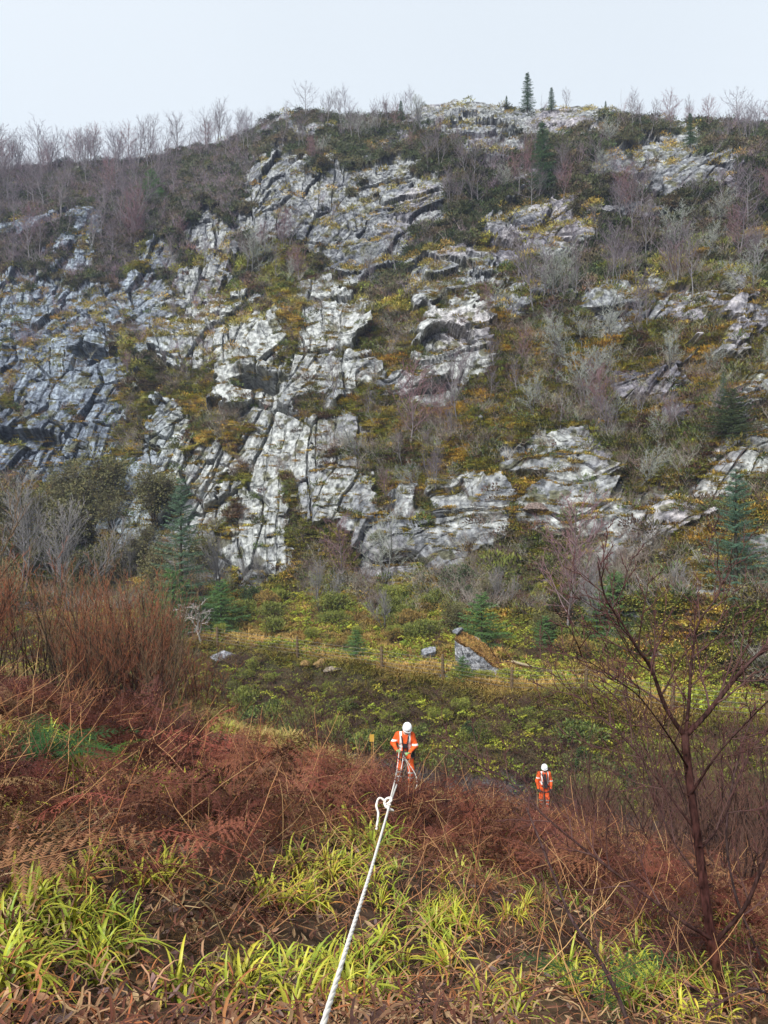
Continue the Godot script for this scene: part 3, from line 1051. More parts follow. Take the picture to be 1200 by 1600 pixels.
func hill_trees() -> void:
	var bk := Color(0.30, 0.285, 0.28)
	var birches := []
	for k in 5:
		var lav := Color(0.135, 0.112, 0.13).lerp(Color(0.12, 0.095, 0.095), k * 0.25)
		birches.append(tree_proto("bare_birch", 300 + k, [[Vector3(0, -0.3, 0), Vector3(rf(-0.15, 0.15), 1, rf(-0.1, 0.1)), 7.2, 0.085]], with(BIRCH, {"cols": [bk, Color(0.2, 0.18, 0.185), lav, lav]})))
	birches.append(tree_proto("bare_birch", 310, [[Vector3(-0.1, -0.3, 0), Vector3(-0.25, 1, 0.05), 6.6, 0.07], [Vector3(0.1, -0.3, 0), Vector3(0.2, 1, 0), 7.0, 0.07], [Vector3(0.0, -0.3, 0.1), Vector3(0.02, 1, 0.2), 6.0, 0.06]], with(BIRCH, {"n": [13, 5, 6], "cols": [bk, Color(0.2, 0.18, 0.185), Color(0.13, 0.107, 0.12), Color(0.125, 0.10, 0.115)]})))
	birches[1] = tree_proto("bare_birch", 315, [[Vector3(0, -0.3, 0), Vector3(-0.1, 1, 0.05), 6.4, 0.09]], with(BIRCH, {"angle": [1.0, 0.75, 0.6], "ratio": [0.72, 0.44, 0.45], "start": [0.18, 0.2, 0.1], "top": [0.6, 0.6, 0.6], "cols": [bk, Color(0.2, 0.18, 0.185), Color(0.14, 0.115, 0.13), Color(0.13, 0.105, 0.12)]}))
	var lichens := []
	for k in 3:
		lichens.append(tree_proto("lichened_tree", 330 + k, [[Vector3(0, -0.3, 0), Vector3(rf(-0.4, 0.4), 1, rf(-0.2, 0.3)), 4.4, 0.07], [Vector3(0.1, -0.3, 0), Vector3(rf(-0.6, 0.6), 1, 0.1), 3.8, 0.055]], with(BIRCH, {"wob": [0.2, 0.26, 0.3], "n": [12, 10, 9], "angle": [0.85, 0.8, 0.75], "start": [0.25, 0.15, 0.1], "thin": 0.36, "twig": 0.0075, "cols": [Color(0.17, 0.165, 0.155), Color(0.20, 0.20, 0.185), Color(0.25, 0.26, 0.235), Color(0.27, 0.285, 0.25)]})))
	var pinks := []
	for k in 2:
		pinks.append(tree_proto("pink_twigged_birch", 340 + k, [[Vector3(0, -0.3, 0), Vector3(rf(-0.1, 0.1), 1, 0.05), 7.0, 0.08]], with(BIRCH, {"n": [24, 8, 8], "angle": [0.85, 0.7, 0.6], "start": [0.2, 0.12, 0.1], "cols": [Color(0.26, 0.235, 0.225), Color(0.19, 0.14, 0.14), Color(0.175, 0.105, 0.11), Color(0.17, 0.098, 0.105)]})))
	var heights := {"bare_birch": 7.6, "lichened_tree": 4.6, "pink_twigged_birch": 7.6}
	# trees that stand out: kind, place of the foot in the frame, height in the frame, lean, label
	var chosen := [
		[1, 478, 186, 56, 0.0, "broad bare birch alone on the left shoulder of the summit skyline"],
		[5, 512, 188, 40, 0.05, "smaller many-stemmed birch right of the broad one on the skyline"],
		[1, 548, 192, 38, 0.05, "thin bare birch in the dip of the summit skyline"],
		[2, 600, 192, 30, 0.0, "short bare birch before the rocky summit dome"],
		[3, 448, 200, 36, -0.1, "low bare birch left of the broad skyline birch"],
		[5, 341, 228, 66, -0.04, "tallest bare birch of the row on the left skyline"],
		[2, 882, 180, 38, 0.08, "bare tree just right of the skyline spruces"],
		[1, 1152, 200, 62, 0.06, "big bare tree alone near the right end of the skyline"],
		[3, 1080, 198, 46, 0.04, "spreading bare tree on the right skyline above the dark cave"],
		[1, 1185, 204, 44, 0.0, "bare birch at the skyline beside the big right-hand tree"],
		[0, 640, 700, 140, -0.06, "pink-twigged birch standing on the mossy shoulder in mid cliff"],
		[1, 884, 1000, 230, 0.0, "tall rosy-twigged birch at the foot of the slanting slabs"],
		[1, 530, 925, 120, 0.06, "purplish bushy birch against the lowest grey crag"],
		[2, 706, 655, 110, -0.12, "dark-stemmed birch right of the pink one on the shoulder"],
		[0, 832, 500, 120, 0.18, "white birch leaning to the left above the heather ledge"],
		[0, 915, 640, 130, 0.0, "white lichened tree, lowest of the pale group on the right slope"],
		[1, 885, 570, 90, 0.2, "white lichened tree, left of the pale group on the right slope"],
		[2, 950, 560, 110, -0.15, "white lichened tree, topmost of the pale group on the right slope"],
		[1, 600, 925, 130, 0.1, "white lichened tree with drooping tufts before the grey crag foot"],
		[2, 575, 735, 100, 0.5, "grey lichened tree leaning over below the pink birch"],
		[0, 990, 770, 90, -0.5, "olive lichened tree sprawling above the slanting slabs"],
		[1, 390, 440, 90, -0.2, "grey forked tree on the ledge under the upper wall"],
		[0, 655, 765, 60, 0.6, "fallen pale branchy tree on the mossy shoulder"],
		[2, 1170, 470, 90, 0.2, "crooked white tree by the right edge of the frame"],
		[5, 700, 330, 70, 0.0, "clump of pale stems in the gully below the summit dome"],
		[4, 815, 262, 60, 0.1, "pale birch left of the narrow spruce"],
		[3, 275, 310, 60, 0.2, "white birch beside the small dark spruce of the left slope"],
		[1, 385, 300, 60, -0.1, "white birch at the top left corner of the upper wall"],
		[2, 210, 370, 110, -0.3, "pale leaning birch at the lower edge of the left wood"],
		[0, 25, 420, 60, -0.1, "white stem at the lower left corner of the left wood"],
		[3, 520, 640, 80, 0.1, "thin pale birch before the stepped white slab"],
		[4, 770, 600, 70, 0.0, "slim birch right of the long pale slab"],
		[0, 965, 350, 70, 0.0, "grey tree under the dark hollow of the right crag"],
		[2, 860, 470, 100, 0.0, "spreading grey tree below the striped right crag"],
	]
	rng.seed = 777
	var lich_words := ["lichened", "forked", "fallen", "crooked", "spreading grey"]
	for c in chosen:
		var p := hill_at(c[1], c[2])
		var kind: Node3D = birches[c[0]]
		var cat := "birch tree"
		var label: String = c[5]
		if label.begins_with("pink") or label.begins_with("tall rosy") or label.begins_with("purplish"):
			kind = pinks[c[0] % 2]
		else:
			for w in lich_words:
				if label.contains(w):
					kind = lichens[c[0] % 3]
					cat = "tree"
		if c[2] > 900:
			p = on_ground(c[1], c[2], 34.0)
		var size: float = c[3] / FOCAL * -p.z / heights[String(kind.name)]
		put(kind, label, cat, p, rf(0, TAU), size, "", c[4])
	# the woods: [left, right, top, bottom, how many, smallest, largest, label, group]
	var woods := [
		[-190, 395, 205, 245, 74, 40, 70, "bare lavender birch in the row along the left skyline", "birches along the left skyline"],
		[-190, 250, 262, 330, 62, 56, 90, "bare purplish birch in the dense left wood", "birches of the left wood"],
		[-190, 330, 330, 425, 46, 50, 90, "bare greyish birch at the lower left wood fringe", "birches at the fringe of the left wood"],
		[960, 1400, 190, 230, 44, 34, 64, "bare grey birch in the row along the right skyline", "birches along the right skyline"],
		[900, 1400, 230, 330, 34, 44, 80, "bare birch in the thin wood under the right skyline", "birches under the right skyline"],
		[880, 1400, 330, 500, 44, 50, 100, "bare grey tree in the scrubby right slope wood", "trees of the right slope"],
		[430, 780, 185, 260, 34, 30, 54, "bare birch on the heather under the summit", "birches under the summit"],
		[640, 880, 250, 330, 28, 40, 70, "bare birch in the heathery hollow below the summit", "birches in the upper hollow"],
		[260, 620, 380, 450, 22, 40, 70, "twiggy grey tree along the ledge below the upper wall", "trees on the middle ledge"],
		[640, 1000, 440, 700, 44, 40, 90, "thin bare tree on the broken mossy middle slope", "trees of the broken slope"],
		[980, 1350, 480, 700, 26, 40, 80, "bare tree on the mossy ledges at the right", "trees of the right ledges"],
		[460, 760, 650, 800, 12, 30, 70, "bare tree on the mossy shoulder in mid cliff", "trees of the mossy shoulder"],
		[180, 330, 470, 700, 8, 24, 50, "scrubby tree in a mossy cleft of the crags", "trees in the clefts"],
	]
	for w in woods:
		for k in w[4]:
			var px := rf(w[0], w[1])
			var py := rf(w[2], w[3])
			var kind: Node3D = birches[rng.randi() % 6]
			if rng.randf() < 0.12 and w[0] > 200:
				kind = lichens[rng.randi() % 3]
			elif rng.randf() < 0.14:
				kind = pinks[rng.randi() % 2]
			for tries in 6:
				if rock_at(px, py) < 0.5:
					break
				px = rf(w[0], w[1])
				py = rf(w[2], w[3])
			if w[3] < 250:
				py = maxf(py, ramp(px, SKYLINE) + rf(1.0, 22.0))
			var p := hill_at(px, py)
			var tall := rf(0, 1)
			put(kind, which_one(w[7], tall, p), "birch tree" if String(kind.name).contains("birch") else "tree", p, rf(0, TAU), lerpf(w[5], w[6], tall) / FOCAL * -p.z / heights[String(kind.name)], w[8], rf(-0.12, 0.12))

func conifers() -> void:
	var slim := spruce_proto("spruce", 401, 6.0, 1.35, 22, 0.72, Color(0.040, 0.075, 0.036), Color(0.065, 0.105, 0.05))
	var blue := spruce_proto("spruce", 402, 9.0, 2.4, 24, 0.95, Color(0.055, 0.11, 0.072), Color(0.10, 0.16, 0.105))
	var broad := spruce_proto("spruce", 403, 3.0, 1.7, 12, 1.0, Color(0.06, 0.125, 0.045), Color(0.12, 0.20, 0.065))
	var thin := spruce_proto("spruce", 404, 8.5, 2.1, 24, 0.78, Color(0.07, 0.12, 0.075), Color(0.12, 0.175, 0.11))
	var dark := spruce_proto("juniper", 405, 3.0, 2.1, 13, 1.0, Color(0.035, 0.05, 0.025), Color(0.06, 0.075, 0.035))
	var list := [
		[slim, 6.0, 823, 176, 62, "tall dark spruce alone at the top of the skyline", "spruce tree", true],
		[slim, 6.0, 860, 176, 38, "smaller spruce right of the tall one on the skyline", "spruce tree", true],
		[slim, 6.0, 626, 190, 32, "slim spruce left of the summit dome", "spruce tree", true],
		[slim, 6.0, 790, 172, 18, "tiny spruce on the summit dome", "spruce tree", true],
		[slim, 6.0, 945, 172, 14, "tiny spruce at the right end of the summit rocks", "spruce tree", true],
		[slim, 6.0, 845, 308, 118, "narrow green spruce in the gully below the skyline spruces", "spruce tree", true],
		[broad, 3.0, 241, 318, 52, "small dark green spruce at the edge of the left wood", "spruce tree", true],
		[slim, 6.0, 1075, 232, 54, "hazy green spruce under the right skyline", "spruce tree", true],
		[dark, 3.0, 1136, 690, 82, "wide dark juniper on the right-hand ledge", "juniper", true],
		[blue, 9.0, 1120, 632, 50, "pale blue-green spruce behind the dark juniper", "spruce tree", true],
		[thin, 8.5, 283, 985, 240, "tall thin spruce with open branches before the white crag", "spruce tree", false],
		[blue, 9.0, 1150, 1012, 280, "big blue-green spruce before the right-hand slabs", "spruce tree", false],
		[broad, 3.0, 752, 1016, 88, "broad young spruce behind the mossy boulder", "spruce tree", false],
		[broad, 3.0, 960, 1006, 110, "dark spruce between the rosy birch and the big spruce", "spruce tree", false],
		[broad, 3.0, 852, 1016, 52, "low bright green spruce at the foot of the rosy birch", "spruce tree", false],
		[broad, 3.0, 556, 1030, 46, "small spruce just behind the wire fence", "spruce tree", false],
		[broad, 3.0, 722, 1066, 40, "light green seedling spruce leaning on the mossy boulder", "spruce tree", false],
		[broad, 3.0, 270, 1000, 110, "dense spruce under the tall thin one", "spruce tree", false],
		[broad, 3.0, 345, 990, 84, "dark low spruce right of the white-stemmed tree", "spruce tree", false],
		[blue, 9.0, 1215, 1010, 190, "blue-green spruce at the edge of the frame behind the sapling", "spruce tree", false],
	]
	rng.seed = 88
	for c in list:
		var p: Vector3 = hill_at(c[2], c[3]) if c[7] else on_ground(c[2], c[3], 34.0)
		put(c[0], c[5], c[6], p, rf(0, TAU), c[4] / FOCAL * -p.z / c[1])

# ---------------------------------------------------------------- the foot of the hill and the far bank
func foot_of_hill() -> void:
	var protos := [
		bush_proto("mossy_bush", 501, 1.3, 2.2, 3600, 0.065, Color(0.10, 0.09, 0.045), Color(0.17, 0.16, 0.075)),
		bush_proto("mossy_bush", 502, 1.2, 1.7, 3200, 0.065, Color(0.08, 0.078, 0.035), Color(0.14, 0.13, 0.055)),
		bush_proto("broom_bush", 503, 0.9, 1.1, 1800, 0.11, Color(0.13, 0.15, 0.03), Color(0.24, 0.25, 0.055), 0.6),
		bush_proto("broom_bush", 504, 1.0, 0.9, 1800, 0.11, Color(0.09, 0.11, 0.03), Color(0.17, 0.18, 0.04), 0.5),
		bush_proto("holly_bush", 505, 0.9, 1.3, 1900, 0.10, Color(0.025, 0.045, 0.02), Color(0.06, 0.085, 0.03)),
		bush_proto("bramble_bush", 506, 1.1, 0.9, 1000, 0.12, Color(0.05, 0.07, 0.025), Color(0.13, 0.16, 0.04), 0.1),
		bush_proto("gorse_bush", 507, 1.0, 1.0, 1800, 0.09, Color(0.15, 0.10, 0.035), Color(0.25, 0.17, 0.05), 0.5),
	]
	var tops := [2.3, 1.8, 1.2, 1.0, 1.4, 1.0, 1.1]
	rng.seed = 61
	# [left, right, top, bottom, how many, smallest, largest, which, label, group, category]
	var rows := [
		[-160, 260, 800, 900, 26, 60, 120, [0, 1, 1], "olive mossy willow bush massed under the left crag", "willow bushes under the left crag", "bush"],
		[-160, 330, 900, 985, 24, 50, 100, [0, 1], "olive bush in the belt behind the red thicket", "bushes behind the thicket", "bush"],
		[330, 720, 925, 1000, 34, 18, 36, [2, 3, 3, 6], "yellow-green broom bush on the slope under the crags", "broom on the slope below the crags", "bush"],
		[430, 720, 985, 1020, 10, 14, 26, [6, 2], "tawny gorse cushion on the terrace behind the fence", "gorse on the terrace", "bush"],
		[700, 1300, 900, 1010, 26, 24, 60, [4, 1, 3, 0], "dark green bush among the spruces below the slabs", "bushes at the right foot of the crags", "bush"],
		[1000, 1330, 950, 1020, 26, 36, 80, [1, 4, 0, 3], "olive bush on the terrace below the right slabs", "bushes on the right terrace", "bush"],
		[860, 1320, 1000, 1050, 16, 20, 40, [6, 3], "tawny bush along the fence at the right", "bushes along the right fence", "bush"],
	]
	for r in rows:
		for k in r[4]:
			var which: int = r[7][rng.randi() % r[7].size()]
			var px := rf(r[0], r[1])
			var py := rf(r[2], r[3])
			var p := on_ground(px, py, 34.0) if py > 895 else hill_at(px, py)
			var tall := rf(0, 1)
			put(protos[which], which_one(r[8], tall, p), r[10], p, rf(0, TAU), lerpf(r[5], r[6], tall) / FOCAL * -p.z / tops[which], r[9])
	# the bank of the cutting, between the track and the fence
	for k in 95:
		var w := rf(28.6, 31.2)
		var px := rf(150, 1330)
		var a := (px - 600.0) / FOCAL
		var d := w / (WX * a - WZ)
		var p := gp(a * d, -d)
		var low := w < 29.9
		var which: int = [5, 5, 3, 4, 2, 3][rng.randi() % 6] if low else [2, 3, 3, 5, 2][rng.randi() % 5]
		var tall := rf(0, 1)
		put(protos[which], which_one("leafy bramble bush low on the bank beside the track" if low else "yellow-green bush high on the bank below the fence", tall, p), "bush", p, rf(0, TAU), lerpf(0.7, 1.3, tall) if low else lerpf(0.45, 0.8, tall), "bushes low on the bank" if low else "bushes high on the bank")
	put(protos[5], "bright green ivy-leaved bush hanging above the second climber's right", "bush", on_ground(905, 1175, 27.0), 0.4, 1.3)
	put(protos[4], "dark purple-black bush beside the grey crag foot", "bush", on_ground(390, 945, 36.0), 0.4, 1.0)
	# thin ground cover of the bank and the terrace
	var sp := []
	var sc := []
	var bs := []
	var bc := []
	var gs := []
	var gc := []
	for k in 13000:
		var w := rf(28.7, 44.0) if k % 3 else rf(28.7, 33.0)
		var px := rf(-150, 1400)
		var a := (px - 600.0) / FOCAL
		var d := w / (WX * a - WZ)
		var p := gp(a * d, -d)
		var kk := n_b.get_noise_2d(p.x * 2.0, p.z * 2.0)
		var pick := rng.randf() + kk * 0.6
		if w > 31.8 and w < 37.5:
			pick += 0.4
		if pick < (0.4 if w < 31.5 else 0.32):
			bs.append(stand(p, rf(0.6, 1.6) if w < 31.5 else rf(0.5, 1.1)))
			bc.append(tint(Color(0.075, 0.04, 0.036) if rng.randf() < 0.6 else Color(0.11, 0.085, 0.05), 0.3))
		elif pick < 0.68:
			sp.append(stand(p, rf(0.5, 1.1) if absf(w - 32.2) > 0.8 else rf(0.25, 0.45)))
			sc.append(tint(Color(0.13, 0.17, 0.03).lerp(Color(0.34, 0.34, 0.05), rng.randf()), 0.3))
		else:
			gs.append(stand(p, rf(0.6, 1.3)))
			gc.append(tint(Color(0.17, 0.15, 0.035).lerp(Color(0.36, 0.25, 0.085), smoothstep(32.0, 34.0, w + kk * 2.0)), 0.25))
	for k in 2600:
		var w := rf(17.6, 24.2)
		var s := rf(-24.0, 4.0)
		if Vector2(w - 16.8, s + 11.0).length() < 1.4 or absf(s + 11.6) < 2.6 and absf(w - 27.0) < 3.4:
			continue
		bs.append(stand(gp(WX * w + 0.819 * s, WZ * w + 0.574 * s), rf(0.5, 1.1)))
		bc.append(tint(Color(0.10, 0.055, 0.04) if rng.randf() < 0.6 else Color(0.15, 0.10, 0.06), 0.3))
	for k in 700:
		var w := rf(28.2, 29.4) if k % 2 else rf(23.4, 24.3)
		var s := rf(-30.0, 6.0)
		bs.append(stand(gp(WX * w + 0.819 * s, WZ * w + 0.574 * s), rf(0.4, 0.9)))
		bc.append(tint(Color(0.09, 0.05, 0.04), 0.3))
	stuff("bank_undergrowth", "yellow-green leafy undergrowth over the bank and terrace", "undergrowth", spray_mesh(31, true), M.leaf, sp, sc)
	stuff("bramble_stems", "tangle of brown and purple bramble stems over the bank", "brambles", spray_mesh(32, false), M.twig, bs, bc)
	stuff("dead_grass", "tawny and olive dead grass on the terrace by the fence", "grass", hummock_mesh(33, 40, 0.55, 0.3, 0.035), M.dead, gs, gc)
	# bare trees of the hill foot
	var white := tree_proto("white_stemmed_tree", 520, [[Vector3(0, -0.2, 0), Vector3(-0.2, 1, 0), 3.0, 0.07], [Vector3(-0.15, 0.6, 0), Vector3(0.35, 1, 0.1), 2.4, 0.05], [Vector3(-0.2, 0.8, 0), Vector3(-0.7, 1, 0), 1.8, 0.04]], with(GNARL, {"cols": [Color(0.50, 0.47, 0.41), Color(0.50, 0.46, 0.42), Color(0.38, 0.34, 0.32), Color(0.3, 0.26, 0.25)], "n": [7, 6, 6]}))
	var p0 := on_ground(316, 1006, 34.0)
	put(white, "small white-stemmed tree forking low behind the fence", "tree", p0, 0.0, 78.0 / FOCAL * -p0.z / 3.0)
	var grey := tree_proto("grey_willow", 521, [[Vector3(0, -0.2, 0), Vector3(-0.3, 1, 0), 4.0, 0.06], [Vector3(0.1, -0.2, 0), Vector3(0.3, 1, 0.2), 4.2, 0.06], [Vector3(0, -0.2, 0.1), Vector3(0.05, 1, -0.2), 4.4, 0.06]], with(BIRCH, {"cols": [Color(0.17, 0.165, 0.155), Color(0.18, 0.17, 0.165), Color(0.19, 0.18, 0.175), Color(0.19, 0.18, 0.175)], "n": [18, 9, 8], "thin": 0.33, "twig": 0.006}))
	rng.seed = 71
	for c in [[108, 960, 170, "tall grey bushy willow above the red thicket"], [30, 950, 190, "grey willow by the left edge above the red thicket"], [205, 925, 90, "low grey willow behind the lone grey boulder"], [400, 925, 60, "small grey willow in front of the streaked crag"], [930, 1005, 120, "grey twiggy willow right of the rosy birch"], [1060, 1015, 130, "grey willow before the big blue-green spruce"], [600, 985, 60, "pale leafless bush in the middle of the green slope"], [335, 960, 120, "grey willow in the shade of the thin spruce"], [500, 960, 80, "brown bare bush left on the green slope"], [780, 960, 70, "brown bare bush behind the broad young spruce"]]:
		var p := on_ground(c[0], c[1], 34.0)
		put(grey, c[3], "willow", p, rf(0, TAU), c[2] / FOCAL * -p.z / 4.6)

# ---------------------------------------------------------------- stones
func stone_mesh(seed_: int, size: Vector3, cuts: int, c0: Color, c1: Color, subdiv := 26) -> ArrayMesh:
	rng.seed = seed_
	var planes := []
	for k in cuts:
		planes.append([Vector3(rf(-1, 1), rf(-1, 1), rf(-1, 1)).normalized(), rf(0.62, 1.0)])
	var g := Geo.new()
	for f in 6:
		var ax := f / 2
		var sg := 1.0 if f % 2 == 0 else -1.0
		var first := g.v.size()
		for j in subdiv + 1:
			for k in subdiv + 1:
				var a := tan((float(k) / subdiv - 0.5) * PI * 0.5)
				var b := tan((float(j) / subdiv - 0.5) * PI * 0.5)
				var d := Vector3(sg, a, b * sg)
				if ax == 1:
					d = Vector3(b * sg, sg, a)
				elif ax == 2:
					d = Vector3(a, b * sg, sg)
				d = d.normalized()
				var r := 1.3
				for pl in planes:
					var nn: Vector3 = pl[0]
					var dt := d.dot(nn)
					if dt > 0.05:
						r = minf(r, pl[1] / dt)
				r += n_fine.get_noise_3d(d.x * 3.0 + seed_, d.y * 3.0, d.z * 3.0) * 0.06
				g.v.append(d * r * size)
				g.n.append(d)
				var m := n_fine.get_noise_3d(d.x * 1.6 + seed_, d.y * 1.6, d.z * 4.0) * 0.8 + 0.5
				g.c.append(c0.lerp(c1, clampf(m, 0, 1)))
		for j in subdiv:
			for k in subdiv:
				var p := first + j * (subdiv + 1) + k
				g.i.append_array(PackedInt32Array([p, p + 1, p + subdiv + 1, p + 1, p + subdiv + 2, p + subdiv + 1]))
	return g.mesh(false)

# a skin laid over rows of points, roughened
func sheet(rows: Array, nu: int, per: int, rough: float, c0: Color, c1: Color, soft: bool) -> Geo:
	var g := Geo.new()
	var nr := (rows.size() - 1) * per
	for j in nr + 1:
		var rj := mini(j / per, rows.size() - 2)
		var fr := float(j - rj * per) / per
		for k in nu + 1:
			var x: float = float(k) / nu * (rows[0].size() - 1)
			var ku: int = mini(int(x), rows[0].size() - 2)
			var fu: float = x - ku
			var a: Vector3 = rows[rj][ku].lerp(rows[rj][ku + 1], fu)
			var b: Vector3 = rows[rj + 1][ku].lerp(rows[rj + 1][ku + 1], fu)
			var v: Vector3 = a.lerp(b, fr)
			var f := facet(v.x * 2.2 + v.z, v.y * 2.8, 5)
			var w := n_fine.get_noise_3d(v.x * 2.0, v.y * 2.0, v.z * 2.0)
			v += Vector3(0.2, 0.4, 0.9) * rough * (w * 1.5 if soft else f.x * 2.2 + w)
			g.v.append(v)
			g.c.append(c0.lerp(c1, clampf(0.45 + w * 0.9 + (f.z - 0.5) * (0.2 if soft else 0.7), 0.0, 1.0)))
	for j in nr:
		for k in nu:
			var q := j * (nu + 1) + k
			g.i.append_array(PackedInt32Array([q, q + nu + 1, q + 1, q + 1, q + nu + 1, q + nu + 2]))
	return g

func boulders() -> void:
	var grey := Color(0.12, 0.13, 0.15)
	var pale := Color(0.42, 0.43, 0.46)
	# the big mossy boulder: a slab that leans down to the right
	var p := on_ground(748, 1058, 33.0)
	var dd := -p.z
	var o := thing("mossy_boulder", "big leaning grey boulder with an orange-brown moss cap behind the wire fence", "boulder", p)
	var low := [Vector3(711, 1022, 0.0), Vector3(722, 1033, -0.1), Vector3(738, 1044, -0.15), Vector3(756, 1055, -0.15), Vector3(772, 1062, -0.1), Vector3(786, 1064, 0.1)]
	var edge := [Vector3(711, 1000, 0.1), Vector3(721, 1007, -0.02), Vector3(736, 1015, 0.0), Vector3(752, 1025, 0.0), Vector3(769, 1040, 0.02), Vector3(786, 1052, 0.15)]
	var back := [Vector3(713, 990, 0.9), Vector3(724, 989, 1.1), Vector3(742, 995, 1.25), Vector3(759, 1007, 1.25), Vector3(775, 1024, 1.1), Vector3(787, 1046, 0.7)]
	var rows := []
	for r in 4:
		var row := []
		for u in 6:
			var v: Vector3 = [low[u] + Vector3(0, 9, 0.25), low[u], edge[u], back[u]][r]
			row.append(at(v.x, v.y, dd + v.z) - p)
		rows.append(row)
	var hind := []
	for u in 6:
		hind.append(rows[3][u] + Vector3(0.15, -1.5, -0.5))
	rows.append(hind)
	var sm := sheet(rows, 44, 9, 0.09, Color(0.19, 0.20, 0.22), Color(0.58, 0.58, 0.60), false)
	part("stone", sm.mesh(false), M.stone, o)
	var bulge := []
	for u in 6:
		bulge.append(rows[2][u].lerp(rows[3][u], 0.45) + Vector3(0.02, 0.20 if u in [1, 2, 3, 4] else 0.06, 0.05))
	var lip := []
	for u in 6:
		lip.append(rows[2][u].lerp(rows[3][u], 0.06) + Vector3(0, 0.05, 0.05))
	var rear := []
	for u in 6:
		rear.append(rows[3][u] + Vector3(0, 0.02, -0.05))
	var cs := sheet([rows[2].map(func(e): return e + Vector3(0, -0.02, -0.04)), lip, bulge, rear], 40, 8, 0.05, Color(0.20, 0.11, 0.045), Color(0.36, 0.235, 0.065), true)
	part("moss_cap", cs.mesh(false), M.soil, o)
	var tf := Geo.new()
	rng.seed = 9
	for k in 2200:
		var q: Vector3 = cs.v[rng.randi() % cs.v.size()]
		var along := Vector3(rf(-0.6, 0.8), rf(0.1, 1.0), rf(-0.4, 0.9)).normalized() * rf(0.06, 0.13)
		tf.leaf(q - along * 0.3, along, along.cross(Vector3(rf(-1, 1), rf(-1, 1), 0.3)).normalized() * 0.045, tint(Color(0.36, 0.23, 0.06).lerp(Color(0.24, 0.12, 0.06), rng.randf()), 0.25))
	part("moss_tufts", tf.mesh(), M.dead, o)
	var tip := part("stone_corner", stone_mesh(905, Vector3(0.24, 0.17, 0.22), 12, grey, Color(0.3, 0.31, 0.33), 12), M.stone, o)
	tip.position = at(716, 986, dd + 0.5) - p
	rng.seed = 14
	var skirt := bush_proto("broom_bush", 520, 0.9, 1.1, 1500, 0.11, Color(0.15, 0.17, 0.03), Color(0.30, 0.29, 0.055), 0.5)
	for b in [[708, 0.55, "leftmost"], [728, 0.6, "second"], [746, 0.5, "third"], [764, 0.45, "fourth"], [790, 0.5, "rightmost"]]:
		var bx: float = (b[0] - 600.0) / FOCAL * (dd - 0.7)
		put(skirt, "yellow-green bush pressed against the foot of the mossy boulder, %s of five" % b[2], "bush", gp(bx, -dd + 0.7), rf(0, TAU), b[1])
	rng.seed = 12
	var more := [
		[150, 930, 34.0, Vector3(0.85, 0.75, 0.6), "lone grey boulder above the red thicket", grey, Color(0.28, 0.29, 0.3), -0.3],
		[668, 1028, 33.0, Vector3(0.55, 0.26, 0.4), "small pale pointed stone left of the mossy boulder", grey, pale, 0.35],
		[352, 1032, 33.0, Vector3(0.8, 0.42, 0.5), "low stone under tawny grass at the left fence end", grey, pale, 0.0],
		[478, 1042, 33.0, Vector3(0.34, 0.22, 0.3), "small tawny-topped stone right of the leftmost fence post in view", Color(0.22, 0.15, 0.06), Color(0.34, 0.22, 0.09), 0.0],
		[500, 1041, 33.0, Vector3(0.36, 0.24, 0.3), "rounded tawny stone beside a smaller one behind the fence", Color(0.26, 0.17, 0.07), Color(0.36, 0.24, 0.1), 0.0],
		[520, 1050, 33.0, Vector3(0.5, 0.14, 0.3), "flat pale stone half sunk behind the fence", Color(0.3, 0.24, 0.18), Color(0.42, 0.36, 0.3), 0.0],
		[697, 1062, 33.0, Vector3(0.3, 0.18, 0.25), "dark blue-grey stone below the fence wires", grey, Color(0.2, 0.21, 0.23), 0.0],
		[830, 800, 0.0, Vector3(0.9, 0.4, 0.6), "brown weathered block perched on the slope left of the slanting slabs", Color(0.17, 0.12, 0.10), Color(0.3, 0.24, 0.21), -0.2],
	]
	for b in more:
		var q: Vector3 = on_ground(b[0], b[1], b[2]) if b[2] > 0.0 else hill_at(b[0], b[1])
		var s := thing("boulder", b[4], "boulder", q + Vector3(0, b[3].y * 0.45, 0), rf(-0.5, 0.5))
		var m := part("stone", stone_mesh(910 + int(b[0]), b[3], 14, b[5], b[6], 16), M.stone, s)
		m.rotation.z = b[7]
	var log_ := Geo.new()
	var a := on_ground(800, 1046, 33.0) + Vector3(0, 0.35, 0)
	var c := on_ground(880, 1062, 31.0) + Vector3(0, 0.30, 0)
	log_.tube(PackedVector3Array([a, a.lerp(c, 0.5) + Vector3(0, -0.04, 0), c]), 0.075, 0.05, 8, Color(0.42, 0.36, 0.22), Color(0.36, 0.30, 0.2))
	log_.twig(a.lerp(c, 0.6), a.lerp(c, 0.65) + Vector3(0.05, 0.3, 0.1), 0.02, Color(0.36, 0.3, 0.2))
	log_.twig(a.lerp(c, 0.3), a.lerp(c, 0.36) + Vector3(-0.05, 0.2, 0.15), 0.02, Color(0.36, 0.3, 0.2))
	var lg := MeshInstance3D.new()
	lg.name = numbered("fallen_pole")
	lg.mesh = log_.mesh()
	lg.material_override = M.bark
	add_child(lg, true)
	tag(lg, "pale fallen pole lying against the fence right of the mossy boulder", "log")

